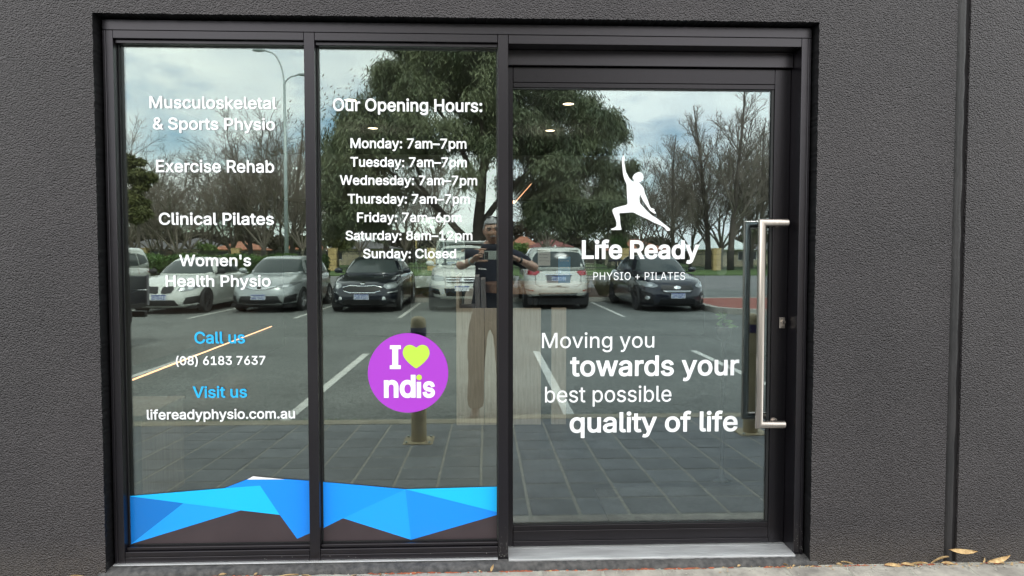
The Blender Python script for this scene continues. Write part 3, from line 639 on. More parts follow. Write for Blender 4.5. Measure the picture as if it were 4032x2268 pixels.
# long wall bench with led strip below its top
e = empty('wall_bench', (-2.9, 4.6, FZ), label='long low bench along the side wall with a warm led strip', cat='bench')
q0, q1 = at(523, 1495, 2.45), at(1069, 1285, 6.5)
zs = (q0.z+q1.z)/2 - FZ
box('carcass', -.19, .10, -2.2, 2.2, 0, zs-.02, M['interior_dark'], e); 
b = B().tube([Vector((q0.x, q0.y, q0.z)), Vector((q1.x, q1.y, q1.z))], .0068, 8).out('led_strip', M['strip_glow'], e); b.location = (2.9, -4.6, -FZ)
# bench seat box just inside the left pane
bx = at(726, 1890, .95); bz = at(700, 1560, .95).z
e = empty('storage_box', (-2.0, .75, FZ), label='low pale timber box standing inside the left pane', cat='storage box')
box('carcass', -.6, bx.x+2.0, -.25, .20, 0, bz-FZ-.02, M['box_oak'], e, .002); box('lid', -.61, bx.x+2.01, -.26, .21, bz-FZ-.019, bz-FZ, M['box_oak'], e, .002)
# reception desk
e = empty('reception_desk', (.1, 2.2, FZ), label='pale timber reception desk seen through the middle pane and door', cat='desk')
dx0, dx1, dzt = -.222-.1, .402-.1, .892-FZ
for k in range(3):
    w_ = (dx1-dx0)/3; box('front_board', dx0+k*w_+.0015, dx0+(k+1)*w_-.0015, 0, .02, 0, dzt, M['oak'], e, .001)
box('side_panel', dx0, dx0+.02, .021, .62, 0, dzt+.24, M['oak'], e, .001); box('worktop', dx0+.021, dx1, .021, .62, dzt-.14, dzt-.115, M['oakh'], e, .001)
box('side_panel', dx1-.02, dx1, .021, .62, 0, dzt-.15, M['oak'], e, .001)
c_ = box('timber_panel', .479, .587, 2.2, 2.24, FZ, .892, M['oak'], None, .001); tag(c_, 'narrow upright timber panel right of the reception desk', 'panel')
# round table
tc_ = Vector((at(2110, 1150, 2.75).x, 2.75, 0)); tr_ = (at(2325, 1150, 2.75).x - at(1897, 1150, 2.75).x)/2
tz1, tz0 = at(2100, 1122, 2.3).z, at(2100, 1160, 2.3).z
e = empty('round_table', (tc_.x, tc_.y, FZ), label='round timber topped table beside the reception desk', cat='table')
o = B().lathe([(.0001, tz1-FZ), (tr_-.004, tz1-FZ), (tr_, tz1-FZ-.004), (tr_, tz0-FZ+.004), (tr_-.004, tz0-FZ), (.0001, tz0-FZ)], 48).out('tabletop', M['oakh'], e); angle_smooth(o, 40)
o = B().lathe([(.03, 0.02), (.03, tz0-FZ)], 16).out('pedestal', M['black'], e, True); o = B().lathe([(.0001,.02),(.26,.015),(.27,.0)], 32).out('base', M['black'], e, True)
# things on the desk
wz = .892-.14+.025
def obj1(name, lab, cat, loc, parts):
    e = empty(name, loc, label=lab, cat=cat)
    for nm, bb, mt in parts: bb.out(nm, M[mt], e)
    return e
tx = at(1840, 1190, 2.5); obj1('tissue_box', 'grey tissue box with a tissue pulled up on the desk', 'tissue box', (tx.x, 2.5, dzt+FZ-.115),
    [('carton', B().box(-.062,.062,-.06,.06,0,.125,0,.003), 'grey'), ('tissue', B().add([(-.025,0,.125),(.03,.01,.125),(.045,.0,.20),(.05,.01,.25),(.02,-.01,.262),(.0,.01,.24),(-.02,0,.19)], [(0,1,2,3,4,5,6)]), 'paper')])
tx = at(1873, 1200, 2.45); obj1('pump_bottle', 'small white pump bottle beside the tissue box', 'bottle', (tx.x, 2.45, dzt+FZ-.115),
    [('bottle', B().lathe([(.0001,0),(.022,0),(.022,.055),(.010,.07),(.008,.085),(.0001,.085)], 16), 'paper'), ('pump', B().tube([(0,0,.085),(0,0,.11),(-.03,0,.108)], .004, 8), 'paper')])
for k, (pxa, sl, zt_) in enumerate(((1885, .012, 1082), (1907, .010, 1093))):
    tx = at(pxa, 1190, 2.52); hh = at(pxa, zt_, 2.52).z-(dzt+FZ-.115)
    obj1('binder', ('silver grey upright file nearer the tissue box on the desk', 'silver grey upright file next to the round table edge')[k], 'file', (tx.x, 2.52, dzt+FZ-.115),
        [('cover', B().box(-.018,.018,-.12,.12,0,hh,0,.002, Matrix.Rotation(-sl*3, 4, 'Y')), 'lightgrey'), ('spine', B().box(-.016,.016,-.126,-.1215,.01,hh-.01,0,0, Matrix.Rotation(-sl*3, 4, 'Y')), 'grey')])
# cards and notices behind the door glass
def notice(name, lab, px0, px1, py0, py1, Y, mt, lines=0, tiltx=0):
    a, c_ = at(px0, py1, Y), at(px1, py0, Y); e = empty(name, (a.x, Y, a.z), label=lab, cat='notice')
    box('sheet', 0, c_.x-a.x, 0, .002, 0, c_.z-a.z, M[mt], e)
    rnd = random.Random(px0); w_, h_ = c_.x-a.x, c_.z-a.z; b = B()
    for k in range(lines):
        z = h_*(.86 - .75*k/max(lines, 1)); x = w_*.12
        while x < w_*.82:
            q = rnd.uniform(.05, .14)*w_; b.box(x, min(x+q, w_*.9), -.0012, -.0004, z-h_*.028*rnd.uniform(.5,1), z); x += q+w_*.05
    if lines: b.out('handwriting', M['black' if mt == 'paper' else 'paper'], e)
notice('notice_sheet', 'white handwritten sheet standing on the round table', 2118, 2167, 980, 1046, 2.62, 'paper', 4)
notice('notice_sheet', 'blue handwritten card standing on the round table', 2198, 2246, 1011, 1118, 2.66, 'bluepaper', 3)
notice('notice_sheet', 'pale checked card right of the blue card', 2302, 2347, 1022, 1122, 2.64, 'grey', 7)
a = at(2842, 1032, .30); e = empty('door_hanger', a, label='pale rounded tag hanging inside the glass near the door handle', cat='tag')
def rrect(w, h, r, n=6): return [(sx_*(w-r)+r*cos(t), sz_*(h-r)+r*sin(t)) for sx_, sz_, t0 in ((1,1,0),(-1,1,pi/2),(-1,-1,pi),(1,-1,3*pi/2)) for t in [t0+pi/2*k/n for k in range(n+1)]]
M['faint'] = glass_mat('frosted_tag', .02, (.62,.64,.64), (1,1,1), .3)
w_ = at(2862,1032,.30).x-a.x; h_ = at(2842, 978, .30).z-a.z
flat('card', [(a.x+x, a.z+z) for x, z in rrect(w_, h_, w_*.95)], M['grey'], e, a, .30)
# potted plant by the door
a = at(2850, 1290, .9); e = empty('potted_plant', (a.x, .9, FZ), label='small bright green plant in a stand behind the door glass', cat='plant')
b = B(); rnd = random.Random(3)
for k in range(26):
    t = rnd.uniform(0, 2*pi); l_ = rnd.uniform(.03, .075); z0 = a.z-FZ+rnd.uniform(0,.07); u = Vector((cos(t), sin(t), rnd.uniform(-.6,.9))).normalized(); s_ = u.orthogonal().normalized()*.011
    c_ = Vector((rnd.uniform(-.02,.02), rnd.uniform(-.02,.02), z0)); b.add([c_, c_+u*l_*.5+s_, c_+u*l_, c_+u*l_*.5-s_], [(0,1,2,3)])
b.out('leaves', M['leafgreen'], e); B().lathe([(.0001,.0),(.05,0),(.012,.02),(.012, a.z-FZ-.07),(.035,a.z-FZ-.06),(.045,a.z-FZ),(.0001,a.z-FZ)], 16).out('pot', M['black'], e, True)
b = B().box(.57, 1.62, .30, .78, FZ, FZ+.010, 0, .004).out('door_mat', noisy('mat_fibre', (.030,.032,.034), (.055,.058,.06), .95, 60, 4, .8, 200, .003)); tag(b, 'dark grey entrance mat lying inside the sliding door', 'mat')
# ================================================================== ground
RZ0 = -.19; KD0, KD1 = 2.80, 3.02        # road level, kerb distances from the wall
SL = (-.152 - G0)/KD0                     # fall of the footpath per metre
gr = box('ground', -400, 400, -400, 60, RZ0-.6, RZ0-.03, M['grass']); tag(gr, kind='structure')
def sheet(name, x0, x1, y0, y1, z, mat, th=.02): return tag(box(name, x0, x1, y0, y1, z-th, z, M[mat]), kind='structure')
sheet('car_park', -60, 60, -26.0, -KD1, RZ0, 'asphalt', .03)
sheet('road', -160, 160, -46, -26.0, RZ0, 'road', .03)
sheet('verge', -160, 160, -60.5, -46, RZ0+.06, 'grass', .2)
# footpath: mortar bed with separate pavers
bed = mesh('footpath', [(-6.4, .06, G0-.0025-SL*.06), (6.9, .06, G0-.0025-SL*.06), (6.9, -KD0, G0-.0025+SL*KD0), (-6.4, -KD0, G0-.0025+SL*KD0), (-6.4, .06, -.5), (6.9, .06, -.5), (6.9, -KD0, -.5), (-6.4, -KD0, -.5)],
    [(0,3,2,1), (4,5,6,7), (0,1,5,4), (2,3,7,6), (0,4,7,3), (1,2,6,5)], M['mortar']); tag(bed, kind='structure')
PX, PY, JX_, JY_ = .257, .2785, .014, .011
slope = math.atan(-SL)
tilt = Matrix.Rotation(math.atan2(-SL, 1), 4, 'X')
paver_meshes = []
for k in range(4):
    rnd = random.Random(k); bm = bmesh.new(); bmesh.ops.create_cube(bm, size=1)
    for v in bm.verts: v.co = Vector((v.co.x*(PX-JX_), v.co.y*(PY-JY_), v.co.z*.03-.015))
    for v in bm.verts: v.co.x += rnd.uniform(-.0012,.0012); v.co.y += rnd.uniform(-.001,.001)
    top = [e for e in bm.edges if all(v.co.z > -.01 for v in e.verts)]
    bmesh.ops.bevel(bm, geom=top + [e for e in bm.edges if abs(e.verts[0].co.z-e.verts[1].co.z) > .02], offset=.0035, segments=1, affect='EDGES')
    me = bpy.data.meshes.new('paver'); bm.to_mesh(me); bm.free(); me.materials.append(M['paver']); paver_meshes.append(me)
paver_bright = [m_.copy() for m_ in paver_meshes]
for m_ in paver_bright: m_.materials.clear(); m_.materials.append(M['paver_bright'])
rnd = random.Random(44); rest = B()
for i in range(-30, 23):
    for r in range(10):
        x = 1.250 + PX*(i+.5); d = .012 + PY*(r+.5)
        if d + PY/2 > KD0 + .005: continue
        z = G0 + SL*d + rnd.uniform(-.0012, .0012)
        rot = Euler((tilt.to_euler().x + rnd.uniform(-.004,.004), rnd.uniform(-.004,.004), rnd.uniform(-.004,.004)))
        near = -2.35 < x < 4.6 if r < 4 else -3.0 < x < 4.2
        if near and -2.6 < x < 4.4:
            o = bpy.data.objects.new('paver', (paver_bright if r == 0 else paver_meshes)[rnd.randrange(4)]); COL.objects.link(o); o.parent = bed; o.location = (x, -d, z); o.rotation_euler = rot
        else:
            mt = Matrix.Translation((x, -d, z)) @ rot.to_matrix().to_4x4(); rest.box(-(PX-JX_)/2, (PX-JX_)/2, -(PY-JY_)/2, (PY-JY_)/2, -.03, 0, rot=mt)
tag(rest.out('paver_field', M['paver'], bed), kind='stuff')
kb = mesh('kerb', [(x, -d, z) for x in (-60, 60) for d, z in ((KD0, -.151), (KD0+.19, -.158), (KD1, -.185), (KD1+.005, -.3), (KD0, -.3))], [(0,5,6,1), (1,6,7,2), (2,7,8,3), (0,1,2,3,4), (5,9,8,7,6)], M['kerb']); tag(kb, kind='structure')
# weeds in the kerb gap
b = B(); rnd = random.Random(8)
for k in range(260):
    x = rnd.choice([rnd.gauss(-1.9,.3), rnd.gauss(-2.5,.25), rnd.gauss(-1.3,.15), rnd.gauss(1.2,.4), rnd.uniform(-3.5,4)]); y = -KD1+rnd.uniform(-.02,.03); t = rnd.uniform(0,2*pi)
    h_ = rnd.uniform(.01,.035); w_ = .006; u = Vector((cos(t)*.6, sin(t)*.6, 1)); b.add([(x-w_, y, -.18), (x+w_, y, -.18), Vector((x, y, -.18))+u*h_], [(0,1,2)])
tag(b.out('weeds', M['leafgreen']), 'tiny weeds growing along the kerb joint', 'weeds', kind='stuff')
# bay markings
def line(name, x0, x1, y0, y1, dx=0): return tag(mesh(name, [(x0,y0,RZ0+.004),(x1,y0,RZ0+.004),(x1+dx,y1,RZ0+.004),(x0+dx,y1,RZ0+.004)], [(0,1,2,3)] if y0 < y1 else [(0,3,2,1)], M['line']), kind='structure')
for x in (-11.76, -9.26, -6.76, -4.28, -1.79, .76, 3.18, 5.68): line('bay_line', x-.05, x+.05, -7.25, -KD1-.03)
for x in (-14.4, -11.9, -9.4, -6.92, -4.47, -2.04, .55, 3.28): line('bay_line', x-.05, x+.05, -18.2, -13.1)
# planting bed, kerbs and the red paved island
def kerbed(name, pts, z, mat, wid=.14):
    """a raised bed: kerb ring with its fill"""
    n = len(pts); c = Vector((sum(p[0] for p in pts)/n, sum(p[1] for p in pts)/n)); inn = [Vector(p) + (c-Vector(p)).normalized()*wid for p in pts]
    vs = [(p[0], p[1], RZ0-.05) for p in pts] + [(p[0], p[1], z) for p in pts] + [(p[0], p[1], z) for p in inn] + [(p[0], p[1], z-.05) for p in inn]
    fs = []
    for k in range(n):
        q = (k+1) % n; fs += [(k, q, n+q, n+k), (n+k, n+q, 2*n+q, 2*n+k), (2*n+k, 2*n+q, 3*n+q, 3*n+k)]
    tag(mesh('kerb', vs, fs, M['conc']), kind='structure')
    bm = bmesh.new(); f = bm.faces.new([bm.verts.new((p[0], p[1], z-.012)) for p in inn]); bm.normal_update()
    if f.normal.z < 0: f.normal_flip()
    bmesh.ops.triangulate(bm, faces=[f]); me = bpy.data.meshes.new(name); bm.to_mesh(me); bm.free(); me.materials.append(M[mat]); tag(link(name, me), kind='structure')
kerbed('planting_bed', [(-40,-18.5), (5.2,-18.5), (5.2,-25.2), (-40,-25.2)], RZ0+.14, 'mulch')
kerbed('red_island', smooth_closed([(5.9,-13.4), (8.6,-13.2), (12.5,-15.6), (12.5,-18.3), (7.6,-18.4), (6.2,-18.0), (5.75,-15.5)], 2), RZ0+.14, 'redpave', .22)
# ------------------------------------------------------------------ dry leaves along the wall foot
def leaf_mesh(seed, L, W):
    rnd = random.Random(seed); n = 9; vs = []; fs = []; bend = rnd.uniform(-.3,.3); curl = rnd.uniform(.1,.35)
    for i in range(n):
        t = i/(n-1); w = W*sin(pi*min(1, t*1.02))**.8*(1-.25*t); cx = bend*L*t*t; z = L*curl*t*(1-t)+.002
        for s_ in (-1, 0, 1): vs.append((L*t, cx+s_*w, z + (abs(s_)*W*.55)))
    for i in range(n-1):
        for k in range(2): a = i*3+k; fs.append((a, a+1, a+4, a+3))
    vs2 = [(v[0], v[1], v[2]-.0012) for v in vs]; m_ = len(vs); fs2 = [tuple(i+m_ for i in f[::-1]) for f in fs]
    me = bpy.data.meshes.new('leaf'); me.from_pydata(vs+vs2, [], fs+fs2); me.materials.append(M['dryleaf']); me.polygons.foreach_set('use_smooth', [True]*len(me.polygons)); return me
LV = [leaf_mesh(k, l, w) for k, (l, w) in enumerate(((.115,.0115),(.07,.0065),(.052,.005),(.032,.006),(.085,.008),(.022,.005)))]
def leaf(x, y, m, rz, rx=0, ry=0, z=None, lab=None, grp='dry leaves along the wall'):
    o = bpy.data.objects.new('dry_leaf', LV[m]); COL.objects.link(o); o.location = (x, y, (G0+.002 if z is None else z)); o.rotation_euler = (rx, ry, rz)
    where = 'at the wall foot left of the window frame' if x < -1.56 else 'on the footpath below the left pane' if x < -.72 else 'on the footpath below the middle pane' if x < .07 else 'on the footpath below the door' if x < 1.3 else 'at the wall foot between door frame and wall joint' if x < JX1 else 'at the wall foot right of the wall joint'
    return tag(o, lab or ('small dry leaf ' if m in (3, 5) else 'thin tan leaf ' if m in (1, 2) else 'broad tan leaf ') + where, 'leaf', grp)
bx_ = at(3745, 2205, -.02).x
lf_ = leaf(bx_-.012, -.014, 0, radians(-3), radians(62), radians(15), z=G0+.062, lab='large curled tan leaf leaning at the foot of the wall joint')
lf_.scale = (1.12, 1.0, 1.0)
leaf(bx_-.005, -.018, 4, radians(188), radians(70), radians(8), z=G0+.03, lab='tan leaf lying left of the wall joint')
leaf(bx_+.15, -.022, 0, radians(4), radians(70), radians(2), z=G0+.012, lab='long flat tan leaf right of the wall joint')
for px, m_, rz, rx in ((3475,4,3,60),(3540,1,5,50),(3650,4,178,60),(3700,1,10,50),(3860,2,40,55),(3920,3,0,40),(3290,3,20,30),(3100,5,120,40),(3360,2,170,50),(2900,5,30,20),(150,1,4,40),(330,4,170,50),(860,3,40,30),(1000,5,60,20)):
    leaf(at(px, 2225, -.02).x, -.020-random.uniform(0,.012), m_, radians(rz), radians(rx), z=G0+.006)
leaf(at(1933, 2205, -.008).x, -.018, 3, 0, radians(90), radians(-80), z=G0+.004, lab='small tan leaf standing upright against the plinth below the second mullion')
for px, m_, rz, py_ in ((1090,4,20,2252),(1240,1,160,2258),(1380,3,50,2245),(1160,2,200,2262),(700,5,10,2262),(1500,5,90,2240)):
    p = at(px, 2248, -.04); leaf(p.x, -.045-random.uniform(0,.02), m_, radians(rz), radians(random.uniform(-20,20)))
b = B(); rnd = random.Random(61)
for k in range(170):
    x = rnd.choice([rnd.uniform(1.35, 2.5), rnd.uniform(1.9, 2.4), rnd.uniform(-1.9, 2.6), rnd.uniform(.9, 1.5)]); y = -.014-abs(rnd.gauss(0,.02)); s_ = rnd.uniform(.004,.015); t = rnd.uniform(0,pi); z = G0+.001
    b.add([(x,y,z),(x+s_*cos(t),y+s_*.4*sin(t),z+rnd.uniform(0,.004)),(x+s_*.7*cos(t+.6),y+s_*.5*sin(t+.6),z+rnd.uniform(.001,.006)),(x-s_*.3,y+s_*.2,z+.002)], [(0,1,2,3)])
tag(b.out('leaf_litter', M['dryleaf']), 'crumbled dry leaf bits gathered along the foot of the wall', 'leaf litter', kind='stuff')
# ------------------------------------------------------------------ bollards
def bollard(px, py, lab):
    p = mirz(px, py, -.135); e = empty('bollard', (p.x, p.y, G0+SL*-p.y), label=lab, cat='bollard', group='yellow bollards on the footpath')
    box('base_plate', -.11, .11, -.11, .11, 0, .012, M['bollard'], e, .002)
    B().lathe([(.058,.012),(.058,.90),(.052,.93),(.03,.945),(.0001,.95)], 24).out('post', M['bollard'], e, True)
    B().lathe([(.0595,.80),(.0595,.865)], 24).out('band', M['navy'], e, True)
    b = B(); [b.tube([(sx_*.085, sy_*.085, .012), (sx_*.085, sy_*.085, .024)], .010, 6) for sx_ in (-1,1) for sy_ in (-1,1)]; tag(b.out('bolts', M['galv'], e), kind='stuff')
bollard(1652, 1738, 'yellow steel bollard reflected behind the round purple sticker'); bollard(2973, 1722, 'yellow steel bollard reflected beside the door handle')

# ================================================================== cars
def interp(tab, x):
    tab = sorted(tab)
    if x <= tab[0][0]: return tab[0][1]
    for (a, b_), (c, d) in zip(tab, tab[1:]):
        if x <= c:
            t = (x-a)/(c-a); t = t*t*(3-2*t)*.5 + t*.5; return b_+(d-b_)*t
    return tab[-1][1]
def sup(t, n): c = cos(t); s_ = sin(t); return math.copysign(abs(c)**(2/n), c), math.copysign(abs(s_)**(2/n), s_)
def decal(bvh, outline, side, off=.004, thick=.008, cuts=2):
    """a thin solid patch whose outline (in the plane of that side) is wrapped on the body"""
    bm = bmesh.new(); ax = {'front':0,'rear':0,'left':1,'right':1,'top':2}[side]
    D_ = {'front':Vector((0,-1,0)),'rear':Vector((0,1,0)),'left':Vector((1,0,0)),'right':Vector((-1,0,0)),'top':Vector((0,0,-1))}[side]
    P = lambda u, v: Vector((u, 5, v)) if side == 'front' else Vector((u, -5, v)) if side == 'rear' else Vector((-5, u, v)) if side == 'left' else Vector((5, u, v)) if side == 'right' else Vector((u, v, 5))
    f = bm.faces.new([bm.verts.new(P(*p)) for p in outline]); bmesh.ops.triangulate(bm, faces=[f])
    if cuts: bmesh.ops.subdivide_edges(bm, edges=bm.edges[:], cuts=cuts, use_grid_fill=True)
    last = None
    for v in bm.verts:
        h_ = bvh.ray_cast(v.co, D_)
        if h_[0] is not None: v.co = h_[0] - D_*off
        else:
            q = bvh.find_nearest(v.co + D_*4); v.co = q[0] - D_*off
    bm.normal_update()
    r_ = bmesh.ops.extrude_face_region(bm, geom=bm.faces[:]); 
    for v in [g for g in r_['geom'] if isinstance(g, bmesh.types.BMVert)]: v.co -= D_*thick
    bmesh.ops.recalc_face_normals(bm, faces=bm.faces[:]); bm.verts.index_update()
    out = ([v.co.copy() for v in bm.verts], [[v.index for v in f.verts] for f in bm.faces]); bm.free(); return out
def flipx(pts): return [(-x, y) for x, y in pts][::-1]
def loft_body(c):
    L, W = c['L'], c['W']/2; N_ = 72; lev = c.get('lev', [(0,.07,.14,.12),(.10,.03,.05,.05),(.30,0,.0,0),(.55,.0,.02,0),(.78,.012,.05,.02),(.92,.045,.10,.05),(1,.11,.19,.10)])
    top = lambda y: interp(c['top'], y); bot = lambda y: interp(c['bot'], y); vs = []; fs = []; bow = c.get('bow', .16); rbow = c.get('rbow', .08)
    def pt(th_, ix, iF, iR, t):
        a, b_ = sup(th_, c.get('n', 5)); x = a*(W-ix); hy = L/2 - (iF if b_ > 0 else iR); y = b_*hy
        y -= (bow if b_ > 0 else -rbow)*(x/W)**2*min(1, abs(b_)**3)
        z = bot(y) + (top(y)-bot(y))*t; return x, y, z
    for t, ix, iF, iR in lev:
        for k in range(N_): vs.append(pt(2*pi*k/N_, ix, iF, iR, t))
    nl = len(lev); t, ix, iF, iR = lev[-1]; base = vs[-N_:]
    for s_ in (.82, .55, .25):
        for x, y, z in base[:N_]:
            yy = y*s_ if abs(y) > 0 else y; vs.append((x*s_, yy, top(yy) + c.get('crown', .035)*(1-s_*s_)))
    vs.append((0, 0, top(0)+c.get('crown', .035))); nr = nl+3
    for i in range(nr-1):
        for k in range(N_): fs.append((i*N_+k, i*N_+(k+1) % N_, (i+1)*N_+(k+1) % N_, (i+1)*N_+k))
    for k in range(N_): fs.append(((nr-1)*N_+k, (nr-1)*N_+(k+1) % N_, nr*N_))
    fs.append(tuple(range(N_))[::-1]); return vs, fs
def loft_cab(c):
    k_ = c['cab']; N_ = 72; vs = []; fs = []; z0, z1 = k_['z0'], k_['z1']
    def ringp(t, extra=0, zz=None, shrink=1):
        w = k_['w0'] + (k_['w1']-k_['w0'])*t + .03*sin(pi*t); yf = k_['f0'] + (k_['f1']-k_['f0'])*t + .05*sin(pi*t); yr = k_['r0'] + (k_['r1']-k_['r0'])*t - .04*sin(pi*t)
        z = z0 + (z1-z0)*t if zz is None else zz; cy_ = (yf+yr)/2; hy = (yf-yr)/2; R_ = []
        for k in range(N_):
            a, b_ = sup(2*pi*k/N_, 5); x = a*w; y = b_*hy; y -= (.10 if b_ > 0 else -.07)*(x/w)**2*abs(b_)**3
            R_.append((x*shrink, cy_+y*shrink, z))
        return R_
    for t in (0,.25,.5,.75,.9): vs += ringp(t)
    R_ = ringp(1.0); 
    for s_, dz in ((.985,-.008),(.94,.012),(.8,.026),(.5,.045),(.2,.055)):
        cyy = (k_['f1']+k_['r1'])/2; vs += [(x*s_, cyy+(y-cyy)*s_, z1+dz-.012) for x, y, z in R_]
    nr = 10; vs.append((0, (k_['f1']+k_['r1'])/2, z1+.045))
    for i in range(nr-1):
        for k in range(N_): fs.append((i*N_+k, i*N_+(k+1) % N_, (i+1)*N_+(k+1) % N_, (i+1)*N_+k))
    for k in range(N_): fs.append(((nr-1)*N_+k, (nr-1)*N_+(k+1) % N_, nr*N_))
    fs.append(tuple(range(N_))[::-1]); return vs, fs
def tri(vs, fs): return BVHTree.FromPolygons([Vector(v) for v in vs], [tuple(f) for f in fs])
def cyl_cut(axles, R_, W):
    b = B()
    for y in axles:
        for s_ in (-1, 1):
            xa, xb = (W-.24)*s_, (W+.2)*s_; b.tube([(min(xa,xb), y, R_-.035), (max(xa,xb), y, R_-.035)], R_+.045, 28)
    return b
def wheel(e, x, y, R_, rim, sp=5, wd=.20):
    s_ = 1 if x > 0 else -1; w = empty('wheel', (x, y, R_)); w.parent = e; Rr = R_*.66
    p = [(Rr, -wd/2), (R_-.02, -wd/2), (R_, -wd/2+.03), (R_, wd/2-.03), (R_-.02, wd/2), (Rr, wd/2-.005), (Rr, -wd/2)]
    B().lathe(p, 28, 'x').out('tyre', M['tyre'], w, False); fx = s_*(wd/2-.012); b = B()
    b.lathe([(Rr+.002, fx), (Rr-.02, fx+s_*.004), (Rr-.028, fx-s_*.03)], 28, 'x', m=0)
    b.lathe([(.001, fx-s_*.002), (.055, fx-s_*.004), (.065, fx-s_*.02)], 16, 'x', m=0)
    for k in range(sp):
        for q in (-.10, .10):
            a = 2*pi*k/sp; c1_ = Vector((0, cos(a+q*.6), sin(a+q*.6))); c2_ = Vector((0, cos(a+q*1.7), sin(a+q*1.7)))
            b.tube([Vector((fx-s_*.006, 0, 0))+c1_*.05, Vector((fx-s_*.004, 0, 0))+c2_*(Rr-.015)], [.020, .013], 5)
    b.out('rim', rim, w, False)
    B().lathe([(.001, fx-s_*.05), (Rr-.01, fx-s_*.05)], 20, 'x').out('shade_backing', M['dark'], w)  # near-black backing disc, shade behind the spokes put into its colour
    return w
def car(name, loc, rz, label, cat, c):
    e = empty(name, (loc[0], loc[1], RZ0), rz, label=label, cat=cat); W = c['W']/2; L = c['L']; pm = c['paint']
    bv, bf = loft_body(c); body = mesh('body', bv, bf, [pm, M['dark']], None, True)
    cb = cyl_cut(c['axles'], c['R'], W); cut = mesh('cut', cb.v, cb.f, [M['dark']], None)
    md = body.modifiers.new('b', 'BOOLEAN'); md.operation = 'DIFFERENCE'; md.solver = 'EXACT'; md.object = cut; md.material_mode = 'TRANSFER'
    dg = bpy.context.evaluated_depsgraph_get(); me = bpy.data.meshes.new_from_object(body.evaluated_get(dg)); body.modifiers.clear(); body.data = me; bpy.data.objects.remove(cut); body.parent = e
    angle_smooth(body, 42)
    bb = tri(bv, bf); cv, cf = loft_cab(c); cb_ = tri(cv, cf)
    cab = mesh('roof', cv, cf, pm, e, True)
    k_ = c['cab']; z0, z1 = k_['z0'], k_['z1']
    belt = c.get('belt', z0+.06)
    # glazing
    ws = c.get('ws', [(-k_['w0']+.07, belt+.02), (k_['w0']-.07, belt+.02), (k_['w1']-.06, z1-.07), (k_['w1']*.5, z1-.045), (-k_['w1']*.5, z1-.045), (-k_['w1']+.06, z1-.07)])
    def put(nm, bvh, out_, side, mat, off=.003, th=.006, cuts=2, par=e, mirror=False):
        r_ = []
        for o_ in ([out_] + ([flipx(out_)] if mirror else [])):
            vs, fs = decal(bvh, o_, side, max(off, .008), th, max(cuts, 4) if side in ('front','rear') and len(o_) < 9 else cuts); r_.append(angle_smooth(mesh(nm, vs, fs, mat, par, False), 32))
        return r_
    put('windscreen', cb_, ws, 'front', M['screen'], .014, .006, 8)
    put('rear_window', cb_, c.get('rw', [(-k_['w0']+.12, belt+.06), (k_['w0']-.12, belt+.06), (k_['w1']-.09, z1-.10), (-k_['w1']+.09, z1-.10)]), 'rear', M['screen'], .014, .006, 8)
    for sd, sg in (('left', 0), ('right', 1)):
        for o_ in c['side']: put('side_window', cb_, o_, sd, M['screen'], .010, .006, 3)
    for nm, side, o_, mat, mi, off, th in c.get('parts', []):
        put(nm, bb, o_, side, mat, off, th, 2, e, mi)
    # wipers, mirrors, plate
    for s_ in (-1, 1):
        mb = B().ell((s_*(k_['w0']+.13), c['my'], belt+.07), (.115,.06,.075), 14, 8); mb.box(*sorted((s_*(k_['w0']-.03), s_*(k_['w0']+.06))), c['my']-.03, c['my']+.03, belt-.005, belt+.03); mb.out('door_mirror', c.get('mm', pm), e, True)
    for y in c['axles']:
        for s_ in (-1, 1): wheel(e, s_*(W-.105), y, c['R'], c['rim'], c.get('sp', 5))
    # sill shadow pan
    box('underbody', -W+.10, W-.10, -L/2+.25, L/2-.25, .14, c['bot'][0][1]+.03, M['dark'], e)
    if 'plate' in c:
        side, zc, txt = c['plate']; s_ = 1 if side == 'front' else -1; hw, hh = .186, .067
        h_ = bb.ray_cast(Vector((0, 5*s_, zc)), Vector((0, -s_, 0))); yy = h_[0].y + s_*.03
        pe = box('number_plate', -hw, hw, yy-.006, yy+.006, zc-hh, zc+hh, M['plate'], e, .002)
        box('plate_header', -hw+.004, hw-.004, *sorted((yy+s_*.0065, yy+s_*.0075)), zc+hh-.026, zc+hh-.004, M['plateblue'], pe)
        if txt:
            ch_ = text_line(txt, pe, (0,0,0), M['plateblue'], -hw+.02, hw-.02, zc-hh+.012, zc+hh-.038, -yy-.008 if s_ > 0 else yy-.008, 'cap', .02, one=True, name='characters')[0]
            if s_ > 0: ch_.rotation_euler = (0, 0, pi)
    return e
BL = M['trim']; DK = M['dark']
def side_std(c, zt, b0, b1, f, r_, split, qy=None):
    """side window outlines from the cab shape"""
C = {}
AX = lambda L, f, r_: (L/2-f, -L/2+r_)
FR = lambda *a: a
